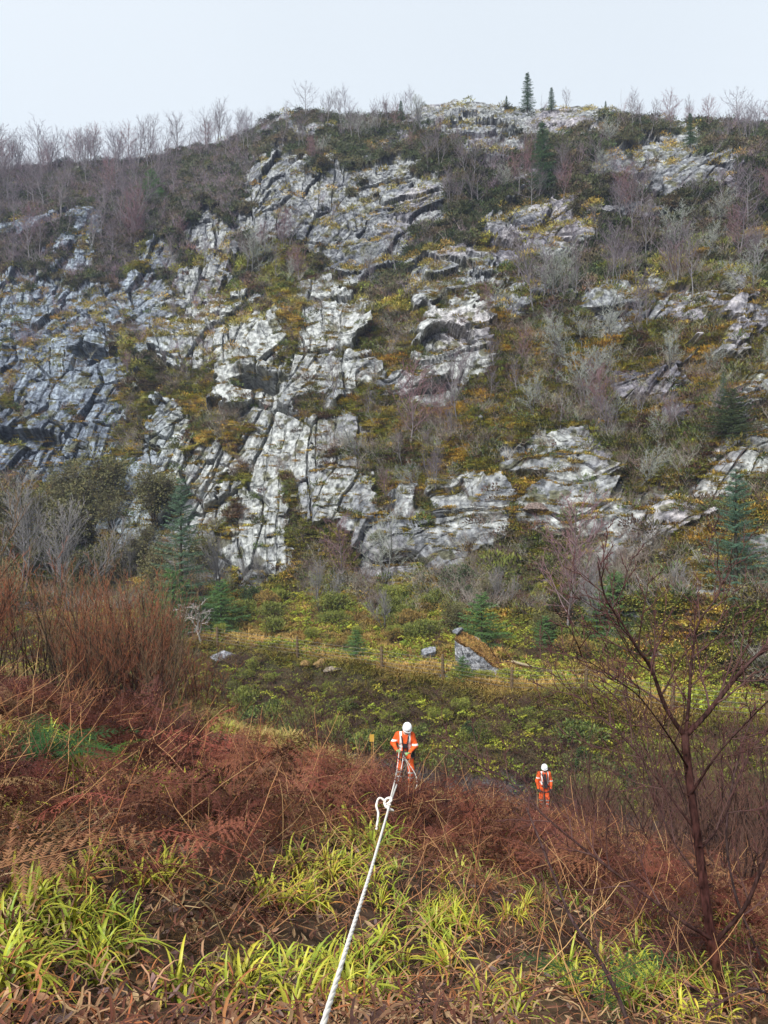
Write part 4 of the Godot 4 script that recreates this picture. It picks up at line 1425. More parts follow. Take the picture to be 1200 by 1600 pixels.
# ---------------------------------------------------------------- fence, railway, marker
func fence_and_track() -> void:
	rng.seed = 15
	var f := thing("wire_fence", "old post and wire fence along the top of the railway bank", "fence")
	var tops := []
	for px in [20, 120, 220, 340, 465, 597, 692, 799, 915, 1050, 1200, 1380]:
		var a: float = (px - 600.0) / FOCAL
		var d: float = 32.6 / (WX * a - WZ)
		var p := gp(a * d, -d)
		var g := Geo.new()
		var h := rf(1.15, 1.3)
		var lean := Vector3(rf(-0.06, 0.06), 0, rf(-0.05, 0.05))
		g.tube(PackedVector3Array([p + Vector3(0, -0.3, 0), p + Vector3(0, h * 0.5, 0) + lean * 0.5, p + Vector3(0, h, 0) + lean, p + Vector3(0, h + 0.03, 0) + lean]), 0.085, 0.07, 8, Color(0.13, 0.09, 0.055), Color(0.27, 0.19, 0.10), 1.0)
		g.tube(PackedVector3Array([p + Vector3(0, h + 0.03, 0) + lean, p + Vector3(0, h + 0.035, 0) + lean]), 0.07, 0.001, 8, Color(0.3, 0.24, 0.15), Color(0.3, 0.24, 0.15))
		part("post", g.mesh(), M.bark, f)
		tops.append([p, h, lean])
	for k in 6:
		var g := Geo.new()
		for j in tops.size() - 1:
			var h: float = 0.16 + k * 0.19
			var a: Vector3 = tops[j][0] + Vector3(0, h, 0) + tops[j][2] * h + Vector3(0, 0, 0.07)
			var b: Vector3 = tops[j + 1][0] + Vector3(0, h, 0) + tops[j + 1][2] * h + Vector3(0, 0, 0.07)
			g.tube(PackedVector3Array([a, a.lerp(b, 0.33) - Vector3(0, 0.04, 0), a.lerp(b, 0.66) - Vector3(0, 0.04, 0), b]), 0.008, 0.008, 4, Color(0.15, 0.135, 0.125), Color(0.17, 0.155, 0.145))
		part("wire", g.mesh(), M.twig, f)
	# the railway at the bottom of the cutting
	var t := thing("railway_track", "single railway track on dark ballast in the bottom of the cutting", "railway track")
	var along := Vector3(0.819, 0, 0.574)
	var out := Vector3(WX, 0, WZ)
	for w in [25.0, 26.435]:
		var g := Geo.new()
		var c: Vector3 = out * w + Vector3(0, -10.93, 0)
		g.box(c + Vector3(0, -0.07, 0), along * 60.0, Vector3(0, 0.012, 0), out * 0.07, Color(0.10, 0.07, 0.055))
		g.box(c + Vector3(0, -0.005, 0), along * 60.0, Vector3(0, 0.052, 0), out * 0.012, Color(0.12, 0.075, 0.055))
		g.box(c + Vector3(0, 0.068, 0), along * 60.0, Vector3(0, 0.02, 0), out * 0.036, Color(0.16, 0.14, 0.13))
		part("rail", g.mesh(), M.metal, t)
	var sl := Geo.new()
	sl.box(Vector3.ZERO, Vector3(0.13, 0, 0), Vector3(0, 0.08, 0), Vector3(0, 0, 1.3), Color(0.11, 0.10, 0.09))
	var slm := sl.mesh()
	for k in 76:
		var o := part("sleeper", slm, M.bark, t)
		var c := out * 25.72 + along * (-36.0 + k * 0.68)
		o.transform = Transform3D(Basis(along, Vector3.UP, -out), Vector3(c.x, -11.11, c.z))
	var bw := []
	var bcol := []
	for k in 16000:
		var c := out * rf(23.6, 28.6) + along * rf(-40.0, 14.0)
		bw.append(lay(gp(c.x, c.z, rf(-0.02, 0.05)), rf(0, TAU), rf(0, TAU), rf(0, TAU), rf(0.6, 1.4)))
		bcol.append(tint(Color(0.075, 0.06, 0.05), 0.4))
	stuff("ballast", "dark grey stone ballast along the railway track", "ballast", stone_mesh(77, Vector3(0.05, 0.035, 0.04), 9, Color(0.8, 0.8, 0.8), Color(1.1, 1.1, 1.1), 3), M.soil, bw, bcol)
	# the little yellow marker by the track
	var mp := on_ground(583, 1196, 20.0, 60.0)
	mp = gp(at(581, 1190, 26.0).x, -26.0)
	var mk := thing("trackside_marker", "yellow-orange trackside marker plate on a short post left of the first climber", "marker", mp)
	var top_y := (800.0 - 1148.0) / FOCAL * 26.0 - mp.y
	var g := Geo.new()
	g.tube(PackedVector3Array([Vector3(0, -0.2, 0), Vector3(0, top_y * 0.5, 0), Vector3(0.0, top_y - 0.1, 0)]), 0.035, 0.03, 8, Color(0.26, 0.16, 0.05), Color(0.36, 0.2, 0.05))
	part("post", g.mesh(), M.bark, mk)
	var pl := Geo.new()
	pl.box(Vector3(0.0, top_y - 0.1, 0.045), Vector3(0.075, 0, 0), Vector3(0, 0.12, 0), Vector3(0, 0, 0.008), Color(0.46, 0.27, 0.05))
	part("plate", pl.mesh(), M.shell, mk)

# ---------------------------------------------------------------- the near slope
func thicket() -> void:
	var protos := []
	for k in 5:
		rng.seed = 600 + k
		var stems := []
		for s in 10:
			var a := rf(0, TAU)
			stems.append([Vector3(cos(a), 0, sin(a)) * rf(0.05, 0.45) + Vector3(0, -0.15, 0), Vector3(cos(a) * rf(0.05, 0.4), 1, sin(a) * rf(0.05, 0.35)), rf(2.6, 4.4), rf(0.014, 0.028)])
		protos.append(tree_proto("red_willow", 620 + k, stems, with(WHIPPY, {"cols": [Color(0.05, 0.036, 0.026), Color(0.10, 0.052, 0.032), Color(0.21, 0.078, 0.042)] if k % 3 else [Color(0.055, 0.045, 0.03), Color(0.14, 0.10, 0.06), Color(0.16, 0.10, 0.06)]})))
	rng.seed = 66
	# [left, right, nearest, farthest, count, smallest, largest, label, group]
	var rows := [
		[-260, 60, 16.0, 19.0, 12, 0.95, 1.25, "red-brown willow in the front row at the left", "front willows at the left edge"],
		[60, 250, 19.5, 22.0, 12, 0.75, 0.95, "red-brown willow in the front of the thicket", "front willows of the thicket"],
		[-260, 250, 21.5, 25.5, 26, 0.85, 1.1, "red-brown willow in the back of the thicket", "back willows of the thicket"],
		[230, 320, 23.0, 26.0, 6, 0.6, 0.8, "thin red-brown willow ending the thicket", "willows at the right end of the thicket"],
		[310, 430, 23.0, 27.5, 6, 0.3, 0.55, "sparse willow past the end of the thicket", "low willows past the thicket"],
	]
	for r in rows:
		for k in r[4]:
			var d := rf(r[2], r[3])
			var x := (rf(r[0], r[1]) - 600.0) / FOCAL * d
			var z := -d
			var tall := rf(0, 1)
			put(protos[rng.randi() % 5], which_one(r[7], tall, gp(x, z)), "willow", gp(x, z), rf(0, TAU), lerpf(r[5], r[6], tall), r[8])
	var tallp := at(207, 1110, 21.0)
	var one := tree_proto("dark_stemmed_willow", 640, [[Vector3(0, -0.2, 0), Vector3(0.06, 1, 0), 3.6, 0.035]], with(WHIPPY, {"cols": [Color(0.05, 0.032, 0.03), Color(0.07, 0.04, 0.035), Color(0.16, 0.07, 0.04)], "n": [8, 5]}))
	put(one, "single dark stem rising in front of the red thicket", "willow", gp(tallp.x, tallp.z), 0.0, 1.05)
	# bare shrubs below the brow and at the right
	var shr := []
	for k in 5:
		rng.seed = 650 + k
		var stems := []
		for s in 7:
			var a := rf(0, TAU)
			stems.append([Vector3(cos(a), 0, sin(a)) * rf(0.02, 0.3) + Vector3(0, -0.15, 0), Vector3(cos(a) * rf(0.1, 0.8), 1, sin(a) * rf(0.1, 0.7)), rf(1.6, 3.0), rf(0.012, 0.022)])
		shr.append(tree_proto("bare_shrub", 660 + k, stems, with(BIRCH, {"segs": [6, 4], "n": [10, 6], "start": [0.15, 0.15], "angle": [0.65, 0.6], "ratio": [0.42, 0.5], "twig": 0.005, "sides": [5, 3], "cols": [Color(0.045, 0.028, 0.024), Color(0.065, 0.036, 0.03), Color(0.095, 0.052, 0.04)]})))
	rng.seed = 67
	var rows2 := [
		[640, 830, 19.5, 24.0, 10, 0.5, 0.9, "bare brown shrub between the two climbers", "shrubs between the climbers"],
		[830, 1000, 17.0, 24.0, 10, 0.55, 0.9, "bare purplish shrub beside the track", "shrubs below the right brow"],
		[1000, 1330, 11.0, 20.0, 22, 0.7, 1.15, "bare brown shrub in growth behind the sapling", "shrubs behind the sapling"],
		[960, 1300, 7.0, 10.0, 6, 0.5, 0.8, "near bare shrub on the slope beside the sapling", "shrubs beside the sapling"],
		[430, 600, 19.0, 23.0, 5, 0.35, 0.6, "reddish bare shrub on the brow above the track", "shrubs left of the first climber"],
		[850, 1330, 25.0, 29.0, 14, 0.7, 1.1, "bare brown shrub at the foot of the bank", "shrubs at the foot of the bank"],
	]
	for r in rows2:
		for k in r[4]:
			var d := rf(r[2], r[3])
			var x := (rf(r[0], r[1]) - 600.0) / FOCAL * d
			var tall := rf(0, 1)
			put(shr[rng.randi() % 5], which_one(r[7], tall, gp(x, -d)), "shrub", gp(x, -d), rf(0, TAU), lerpf(r[5], r[6], tall), r[8])
	var pd := at(497, 1200, 19.0)
	put(shr[0], "reddish fan-shaped shrub standing alone left of the marker", "shrub", gp(pd.x, pd.z), 0.5, 0.62)

func near_cover() -> void:
	rng.seed = 201
	# patches of green woodrush: place and radii in the frame, tufts
	var green := [[90, 1480, 120, 95, 34], [30, 1560, 60, 50, 10], [500, 1385, 75, 45, 20], [470, 1560, 110, 45, 26], [575, 1545, 60, 60, 16], [600, 1420, 30, 40, 6], [690, 1425, 55, 55, 14], [715, 1490, 50, 50, 10], [720, 1268, 62, 22, 40], [345, 1150, 30, 34, 36], [235, 1252, 60, 18, 22], [110, 1092, 60, 26, 46], [250, 1392, 40, 20, 6], [950, 1535, 80, 50, 18], [1070, 1570, 100, 40, 18], [1010, 1340, 34, 14, 12], [810, 1440, 20, 24, 4], [430, 1235, 34, 14, 8], [130, 1235, 40, 20, 14], [775, 1345, 16, 14, 4], [420, 1410, 30, 20, 4], [560, 1345, 30, 20, 8], [15, 1290, 24, 20, 4], [160, 1345, 30, 30, 4], [1050, 1440, 100, 40, 8], [860, 1290, 60, 12, 22], [70, 1160, 70, 16, 14], [330, 1240, 30, 14, 6], [790, 1590, 50, 30, 5], [330, 1570, 60, 30, 8], [600, 1310, 60, 20, 8], [1150, 1450, 60, 60, 8]]
	var clear := []
	for g in green:
		var c := on_ground(g[0], g[1])
		clear.append(Vector3(c.x, c.z, g[2] / FOCAL * -c.z * 0.85 * (1.0 + maxf(0.0, -c.z - 6.0) * 0.07)))
	var tu := [[], []]
	var tc := [[], []]
	for g in green:
		for k in int(g[4] * 1.25):
			var a := rf(0, TAU)
			var rr := sqrt(rng.randf())
			var p := on_ground(g[0] + cos(a) * rr * g[2], g[1] + sin(a) * rr * g[3])
			var which: int = k % 2
			tu[which].append(stand(p + Vector3(0, 0.01, 0), rf(0.4, 0.78) if p.z > -5.0 else rf(0.9, 1.5)))
			tc[which].append(tint(Color(0.21, 0.26, 0.028).lerp(Color(0.40, 0.35, 0.04), rng.randf()), 0.18))
	for k in 1200:
		var w := rf(3.6, 17.0)
		var s := rf(-1.9 * w - 1.5, -0.1 * w + 2.0)
		var p := gp(WX * w + 0.819 * s, WZ * w + 0.574 * s, 0.01)
		tu[k % 2].append(stand(p, rf(0.5, 1.05)))
		tc[k % 2].append(tint(Color(0.15, 0.20, 0.035).lerp(Color(0.32, 0.29, 0.05), rng.randf()), 0.2))
	stuff("woodrush", "yellow-green strap-leaved woodrush tufts in patches among the bracken", "grass", tuft_mesh(41, 17, 0.36, 0.0135), M.strap, tu[0], tc[0])
	stuff("woodrush", "smaller fresh green strap-leaved tufts scattered between the dead fronds", "grass", tuft_mesh(42, 12, 0.30, 0.0145), M.strap, tu[1], tc[1])
	# dead bracken
	var fr := [[], [], [], [], []]
	var fc := [[], [], [], [], []]
	for k in 14000:
		var w := rf(0.9, 18.2)
		var s := rf(-1.95 * w - 2.0, -0.08 * w + 2.0)
		var x := WX * w + 0.819 * s
		var z := WZ * w + 0.574 * s
		if z > -2.1:
			continue
		var dens := n_b.get_noise_2d(x * 2.4 + 200.0, z * 2.4)
		if w > 13.0 and s < -9.0 - (16.5 - w) * 0.8 and dens < 0.34:
			continue
		if Vector2(x, z).distance_to(Vector2(0.5, -20.2)) < 1.3 or absf(x - 0.6) < 0.7 and z < -17.5 and z > -21.0:
			continue
		var bare := false
		for c in clear:
			if Vector2(x - c.x, z - c.y).length() < c.z and rng.randf() < 0.8:
				bare = true
		if bare:
			continue
		if w < 5.0 and rng.randf() > 0.36 + dens * 1.4 and s < -0.1 * w:
			continue
		if dens < -0.32:
			continue
		var lift := rf(0.02, 0.30) * (1.0 + dens)
		var which: int = k % 5
		fr[which].append(lay(gp(x, z, lift), rf(0, TAU), rf(-0.5, 0.6), rf(-0.9, 0.9), rf(0.4, 1.05) * (0.7 if z > -4.0 else (1.0 if z > -7.0 else 1.3))))
		var patch := n_a.get_noise_2d(x * 6.0 + 90.0, z * 6.0) + rf(-0.25, 0.25)
		var dead := Color(0.040, 0.016, 0.012).lerp(Color(0.150, 0.054, 0.035), pow(rng.randf(), 1.4))
		if patch > 0.22:
			dead = Color(0.08, 0.038, 0.022).lerp(Color(0.18, 0.092, 0.048), rng.randf())
		elif patch < -0.3:
			dead = Color(0.03, 0.015, 0.013).lerp(Color(0.085, 0.036, 0.028), rng.randf())
		fc[which].append(tint(dead, 0.4))
	for k in 5:
		stuff("dead_bracken", ["dark red-brown dead bracken fronds matted over the near slope", "curled rusty bracken fronds lying across the near slope", "broken brown bracken fronds lying loose over the litter", "crumpled maroon bracken sprays between the stalks", "tightly curled dry bracken tips caught among the stems"][k], "bracken", frond_mesh(50 + k, 0.45 + 0.22 * k, 0.85), M.dead, fr[k], fc[k])
	# green ferns
	var gf := frond_mesh(58, 0.12, 0.7)
	var ferns := [[60, 1212, "dark green fern with spread fronds at the left edge of the slope", 11, 1.3], [18, 1205, "small dark fern at the extreme left of the slope", 7, 1.0], [930, 1580, "dark green fern frond lying low near the foot of the slope", 3, 0.55], [165, 1200, "bright green fern right of the dark one on the left slope", 6, 0.8], [1100, 745, "", 0, 1.0]]
	var gm := plain(0.7, 0.08)
	gm.backlight = Color(0.15, 0.22, 0.08)
	gm.albedo_color = Color(0.06, 0.13, 0.025).linear_to_srgb()
	var dk := plain(0.7, 0.08)
	dk.albedo_color = Color(0.025, 0.06, 0.022).linear_to_srgb()
	for f in ferns:
		if f[3] == 0:
			continue
		var p := on_ground(f[0], f[1])
		var o := thing("fern", f[2], "fern", p + Vector3(0, 0.08, 0))
		for k in f[3]:
			var m := part("frond", gf, gm if f[2].begins_with("bright") else dk, o)
			m.transform = lay(Vector3.ZERO, TAU * k / f[3] + rf(-0.3, 0.3), rf(-0.5, -0.15), rf(-0.3, 0.3), f[4] * rf(0.8, 1.1))
	# dry stalks
	var st := [[], []]
	var sc := [[], []]
	for k in 7500:
		var w := rf(1.0, 18.0)
		var s := rf(-1.95 * w - 2.0, -0.05 * w + 2.0)
		var p := gp(WX * w + 0.819 * s, WZ * w + 0.574 * s, rf(0.0, 0.12))
		if p.z > -2.4 or Vector2(p.x - 0.5, p.z + 19.8).length() < 1.6:
			continue
		var b := Basis(Vector3.UP, rf(0, TAU)) * Basis(Vector3.RIGHT, rf(0.5, 1.6)) * Basis(Vector3.UP, rf(0, TAU))
		st[k % 2].append(Transform3D(b.scaled(Vector3.ONE * (rf(0.3, 0.6) if p.z > -6.0 else rf(0.4, 1.0))), p))
		var c := Color(0.26, 0.10, 0.04).lerp(Color(0.40, 0.25, 0.12), rng.randf()) if rng.randf() < 0.55 else Color(0.12, 0.05, 0.035)
		sc[k % 2].append(tint(c, 0.2))
	stuff("dry_stalks", "orange and straw-coloured dry bracken stalks lying criss-cross", "stalks", stalk_mesh(71), M.dry, st[0], sc[0])
	stuff("dry_stalks", "thin brown dead stalks leaning out of the bracken", "stalks", stalk_mesh(72), M.dry, st[1], sc[1])
	# leaf litter
	var li := []
	var lc := []
	for k in 16000:
		var w := pow(rng.randf(), 1.4) * 8.0 + 0.8
		var s := rf(-1.95 * w - 1.0, -0.05 * w + 1.2)
		li.append(lay(gp(WX * w + 0.819 * s, WZ * w + 0.574 * s, rf(0.005, 0.06)), rf(0, TAU), rf(-0.6, 0.6), rf(-0.9, 0.9), rf(0.3, 0.75)))
		lc.append(tint([Color(0.12, 0.06, 0.036), Color(0.22, 0.12, 0.065), Color(0.07, 0.036, 0.03), Color(0.30, 0.19, 0.11), Color(0.15, 0.10, 0.085)][rng.randi() % 5], 0.25))
	stuff("leaf_litter", "brown and buff fallen leaves on the ground between the tufts", "leaves", litter_mesh(3), M.dead, li, lc)
	var sl := []
	var slc := []
	for k in 5000:
		var w := pow(rng.randf(), 1.3) * 9.0 + 0.8
		var s := rf(-1.95 * w - 1.0, -0.05 * w + 1.2)
		sl.append(lay(gp(WX * w + 0.819 * s, WZ * w + 0.574 * s, rf(0.01, 0.08)), rf(0, TAU), rf(-0.3, 0.3), rf(-0.3, 0.3), rf(0.3, 0.75)))
		slc.append(tint([Color(0.16, 0.085, 0.05), Color(0.28, 0.18, 0.10), Color(0.10, 0.045, 0.03), Color(0.22, 0.09, 0.04), Color(0.07, 0.036, 0.03)][rng.randi() % 5], 0.25))
	stuff("dead_straps", "brown and straw dead strap leaves strewn over the litter", "leaves", strip_mesh(4), M.dead, sl, slc)
	# pale grass along the brow of the cutting
	var pg := []
	var pc := []
	for k in 5200:
		var w := rf(12.4, 19.0)
		var s := rf(-34.0, 0.5)
		var kk := n_b.get_noise_2d(s * 2.0, w * 2.0)
		if w < 16.6 and (kk < -0.2 or s > -9.0 - (16.5 - w) * 0.8 or s < -26.0 and rng.randf() < 0.5):
			continue
		if s > -13.0 and rng.randf() < 0.45 or Vector2(WX * w + 0.819 * s - 0.5, WZ * w + 0.574 * s + 20.2).length() < 1.5:
			continue
		pg.append(stand(gp(WX * w + 0.819 * s, WZ * w + 0.574 * s), rf(0.5, 1.0)))
		pc.append(tint(Color(0.25, 0.24, 0.05).lerp(Color(0.40, 0.30, 0.11), rng.randf()), 0.22))
	stuff("brow_grass", "pale yellow grass along the brow above the cutting", "grass", hummock_mesh(81, 50, 0.6, 0.3, 0.022), M.strap, pg, pc)

# ---------------------------------------------------------------- the sapling, the people and the rope
func px_path(pts: Array) -> PackedVector3Array:
	var c := Curve3D.new()
	var ps := PackedVector3Array()
	for p in pts:
		ps.append(at(p.x, p.y, p.z))
	for k in ps.size():
		var t := (ps[mini(k + 1, ps.size() - 1)] - ps[maxi(k - 1, 0)]) / 6.0
		c.add_point(ps[k], -t, t)
	c.bake_interval = 0.05
	return c.get_baked_points()

func sapling() -> void:
	rng.seed = 303
	var o := thing("red_barked_sapling", "red-barked leafless sapling in the right foreground forking into long limbs", "sapling tree")
	var bark0 := Color(0.085, 0.032, 0.022)
	var bark1 := Color(0.062, 0.030, 0.026)
	var grey := Color(0.085, 0.05, 0.045)
	var tg := Geo.new()
	var trunk := px_path([Vector3(1146, 1680, 3.2), Vector3(1134, 1590, 3.2), Vector3(1122, 1520, 3.21), Vector3(1106, 1430, 3.24), Vector3(1094, 1340, 3.28), Vector3(1083, 1260, 3.32), Vector3(1074, 1190, 3.36), Vector3(1070, 1148, 3.4)])
	tg.tube(trunk, 0.0245, 0.0165, 12, bark0, bark1, 0.7)
	for k in 26:
		var x := rng.randi_range(2, trunk.size() - 2)
		var a := rf(0, TAU)
		tg.twig(trunk[x] + Vector3(cos(a), 0, sin(a)) * 0.02, trunk[x] + Vector3(cos(a), 0.2, sin(a)) * rf(0.03, 0.045), 0.006, bark1)
	part("trunk", tg.mesh(), M.bark, o)
	var P := with(WHIPPY, {"segs": [5, 5, 4], "wob": [0.14, 0.16, 0.2], "lift": [0.04, 0.10, 0.12, 0.1], "n": [6, 5, 4], "start": [0.15, 0.15, 0.15], "angle": [0.7, 0.65, 0.6], "ratio": [0.42, 0.5, 0.5], "top": [0.6, 0.6, 0.6], "tip": 0.3, "thin": 0.55, "twig": 0.0022, "sides": [7, 5, 4], "crown": 1, "cols": [bark1, grey, Color(0.08, 0.04, 0.038), Color(0.08, 0.038, 0.035)]})
	# limbs: path in the frame with depth, radii, how many side twigs
	var limbs := [
		[[Vector3(1071, 1152, 3.4), Vector3(1040, 1105, 3.38), Vector3(1018, 1046, 3.34), Vector3(995, 1012, 3.3), Vector3(975, 978, 3.28), Vector3(946, 934, 3.24), Vector3(934, 878, 3.2)], 0.016, 0.004, 12],
		[[Vector3(1070, 1150, 3.4), Vector3(1098, 1122, 3.42), Vector3(1125, 1090, 3.45), Vector3(1142, 1068, 3.46), Vector3(1174, 1032, 3.5), Vector3(1202, 1009, 3.52), Vector3(1260, 960, 3.6)], 0.018, 0.008, 12],
		[[Vector3(1071, 1150, 3.4), Vector3(1077, 1090, 3.45), Vector3(1080, 1040, 3.5), Vector3(1092, 972, 3.55), Vector3(1124, 926, 3.6), Vector3(1120, 876, 3.62)], 0.013, 0.003, 12],
		[[Vector3(1119, 1470, 3.22), Vector3(1162, 1420, 3.15), Vector3(1184, 1372, 3.1), Vector3(1202, 1330, 3.08), Vector3(1240, 1270, 3.0)], 0.013, 0.008, 5],
		[[Vector3(1117, 1470, 3.22), Vector3(1060, 1436, 3.2), Vector3(1000, 1392, 3.3), Vector3(930, 1340, 3.4), Vector3(852, 1276, 3.6), Vector3(795, 1220, 3.8), Vector3(742, 1192, 4.0), Vector3(690, 1150, 4.2)], 0.012, 0.003, 13],
		[[Vector3(1088, 1300, 3.3), Vector3(1040, 1235, 3.4), Vector3(990, 1170, 3.55), Vector3(940, 1120, 3.7), Vector3(870, 1060, 3.8), Vector3(830, 1010, 3.9)], 0.009, 0.002, 12],
		[[Vector3(1080, 1240, 3.32), Vector3(1120, 1180, 3.2), Vector3(1165, 1130, 3.1), Vector3(1205, 1090, 3.0)], 0.009, 0.004, 7],
		[[Vector3(1075, 1200, 3.35), Vector3(1045, 1150, 3.2), Vector3(1000, 1090, 3.1), Vector3(960, 1060, 3.0), Vector3(900, 1020, 2.9)], 0.007, 0.002, 9],
		[[Vector3(1100, 1380, 3.26), Vector3(1050, 1310, 3.5), Vector3(1020, 1230, 3.7), Vector3(985, 1130, 3.9), Vector3(970, 1050, 4.0)], 0.009, 0.002, 11],
		[[Vector3(1092, 1330, 3.28), Vector3(1130, 1280, 3.5), Vector3(1160, 1200, 3.6), Vector3(1190, 1150, 3.7), Vector3(1230, 1110, 3.8)], 0.009, 0.003, 9],
	]
	var tw := Geo.new()
	for l in limbs:
		var g := Geo.new()
		var path := px_path(l[0])
		g.tube(path, l[1] * 0.72, l[2] * 0.7, 8, bark1, grey, 0.8)
		part("limb", g.mesh(), M.bark, o)
		var len_ := 0.0
		for k in path.size() - 1:
			len_ += path[k].distance_to(path[k + 1])
		var Q := P.duplicate()
		Q.n = [int(l[3] * 1.25), 4, 4]
		children(tw, tw, path, minf(len_, 1.0), l[1] * 0.6, 0, Q)
	part("twigs", tw.mesh(), M.twig, o)
	# thin whips that rise beside it
	var whips := [
		[[Vector3(990, 1640, 2.7), Vector3(975, 1580, 2.72), Vector3(940, 1505, 2.8), Vector3(895, 1440, 2.9), Vector3(867, 1372, 3.0), Vector3(838, 1300, 3.1), Vector3(822, 1262, 3.2)], 0.009, "thin dark whip leaning left in front of the bracken below the sapling"],
		[[Vector3(1215, 1560, 2.6), Vector3(1165, 1545, 2.7), Vector3(1100, 1585, 2.7)], 0.006, "short dead twig crossing the foot of the sapling"],
		[[Vector3(1190, 1500, 4.0), Vector3(1150, 1400, 4.1), Vector3(1135, 1300, 4.2), Vector3(1150, 1200, 4.3), Vector3(1180, 1100, 4.4)], 0.008, "slim grey whip rising just right of the sapling trunk"],
	]
	for w in whips:
		var t := thing("whip", w[2], "branch")
		var g := Geo.new()
		var path := px_path(w[0])
		g.tube(path, w[1], w[1] * 0.4, 7, Color(0.06, 0.04, 0.04), Color(0.10, 0.06, 0.055))
		part("stem", g.mesh(), M.bark, t)
		var tg2 := Geo.new()
		var Q := P.duplicate()
		Q.n = [5, 3, 2]
		children(tg2, tg2, path, 0.5, w[1] * 0.6, 0, Q)
		part("twigs", tg2.mesh(), M.twig, t)

# a smooth skin round tapered bones: [from, to, radius, radius, colour id, depth factor]
func skin(g: Geo, bones: Array, cell: float, blend: float, who: int) -> void:
	var lo := Vector3.ONE * 99.0
	var hi := -lo
	for b in bones:
		var m := Vector3.ONE * (maxf(b[2], b[3]) + cell * 3.0 + blend)
		lo = lo.min(b[0] - m).min(b[1] - m)
		hi = hi.max(b[0] + m).max(b[1] + m)
	var nx := int((hi.x - lo.x) / cell) + 2
	var ny := int((hi.y - lo.y) / cell) + 2
	var nz := int((hi.z - lo.z) / cell) + 2
	var field := PackedFloat32Array()
	field.resize(nx * ny * nz)
	field.fill(1.0)
	var near := PackedFloat32Array()
	near.resize(nx * ny * nz)
	near.fill(1.0)
	var id := PackedInt32Array()
	id.resize(nx * ny * nz)
	for b in bones:
		var A: Vector3 = b[0]
		var B: Vector3 = b[1]
		var ra: float = b[2]
		var rb: float = b[3]
		var flat: float = b[5]
		var m := Vector3.ONE * (maxf(ra, rb) + blend + cell * 2.0)
		var l0: Vector3 = (A.min(B) - m - lo) / cell
		var l1: Vector3 = (A.max(B) + m - lo) / cell
		var ab := B - A
		var inv := 1.0 / maxf(ab.length_squared(), 1e-6)
		for z in range(maxi(0, int(l0.z)), mini(nz - 1, int(l1.z)) + 1):
			for y in range(maxi(0, int(l0.y)), mini(ny - 1, int(l1.y)) + 1):
				for x in range(maxi(0, int(l0.x)), mini(nx - 1, int(l1.x)) + 1):
					var p := lo + Vector3(x, y, z) * cell
					var t := clampf((p - A).dot(ab) * inv, 0.0, 1.0)
					var d := p - A - ab * t
					d.z /= flat
					var dist := d.length() - lerpf(ra, rb, t)
					var k := (z * ny + y) * nx + x
					if dist < near[k]:
						near[k] = dist
						id[k] = b[4]
					var f := field[k]
					var h := maxf(blend - absf(f - dist), 0.0) / blend
					field[k] = minf(f, dist) - h * h * blend * 0.25
	var index := {}
	var first := g.v.size()
	for z in nz - 1:
		for y in ny - 1:
			for x in nx - 1:
				var k := (z * ny + y) * nx + x
				var inside := 0
				var sum := Vector3.ZERO
				var cnt := 0
				var v := [field[k], field[k + 1], field[k + nx], field[k + nx + 1], field[k + nx * ny], field[k + nx * ny + 1], field[k + nx * ny + nx], field[k + nx * ny + nx + 1]]
				for c in 8:
					if v[c] < 0.0:
						inside += 1
				if inside == 0 or inside == 8:
					continue
				for e in [[0, 1], [2, 3], [4, 5], [6, 7], [0, 2], [1, 3], [4, 6], [5, 7], [0, 4], [1, 5], [2, 6], [3, 7]]:
					var va: float = v[e[0]]
					var vb: float = v[e[1]]
					if (va < 0.0) != (vb < 0.0):
						var t := va / (va - vb)
						var pa := Vector3(e[0] & 1, (e[0] >> 1) & 1, e[0] >> 2)
						var pb := Vector3(e[1] & 1, (e[1] >> 1) & 1, e[1] >> 2)
						sum += pa.lerp(pb, t)
						cnt += 1
				var p := lo + (Vector3(x, y, z) + sum / cnt) * cell
				index[k] = g.v.size()
				g.v.append(p)
				var gr := Vector3(v[1] + v[3] + v[5] + v[7] - v[0] - v[2] - v[4] - v[6], v[2] + v[3] + v[6] + v[7] - v[0] - v[1] - v[4] - v[5], v[4] + v[5] + v[6] + v[7] - v[0] - v[1] - v[2] - v[3])
				g.n.append(gr.normalized())
				g.c.append(suit(p, id[k], who))
	for k in index:
		var x: int = k % nx
		var y: int = (k / nx) % ny
		var z: int = k / (nx * ny)
		var dirs := [1, nx, nx * ny]
		for ax in 3:
			if (field[k] < 0.0) == (field[k + dirs[ax]] < 0.0):
				continue
			var u: int = dirs[(ax + 1) % 3]
			var w: int = dirs[(ax + 2) % 3]
			if not (index.has(k - u) and index.has(k - w) and index.has(k - u - w)):
				continue
			var q := [index[k], index[k - u], index[k - u - w], index[k - w]]
			if field[k] < 0.0:
				g.i.append_array(PackedInt32Array([q[0], q[2], q[1], q[0], q[3], q[2]]))
			else:
				g.i.append_array(PackedInt32Array([q[0], q[1], q[2], q[0], q[2], q[3]]))

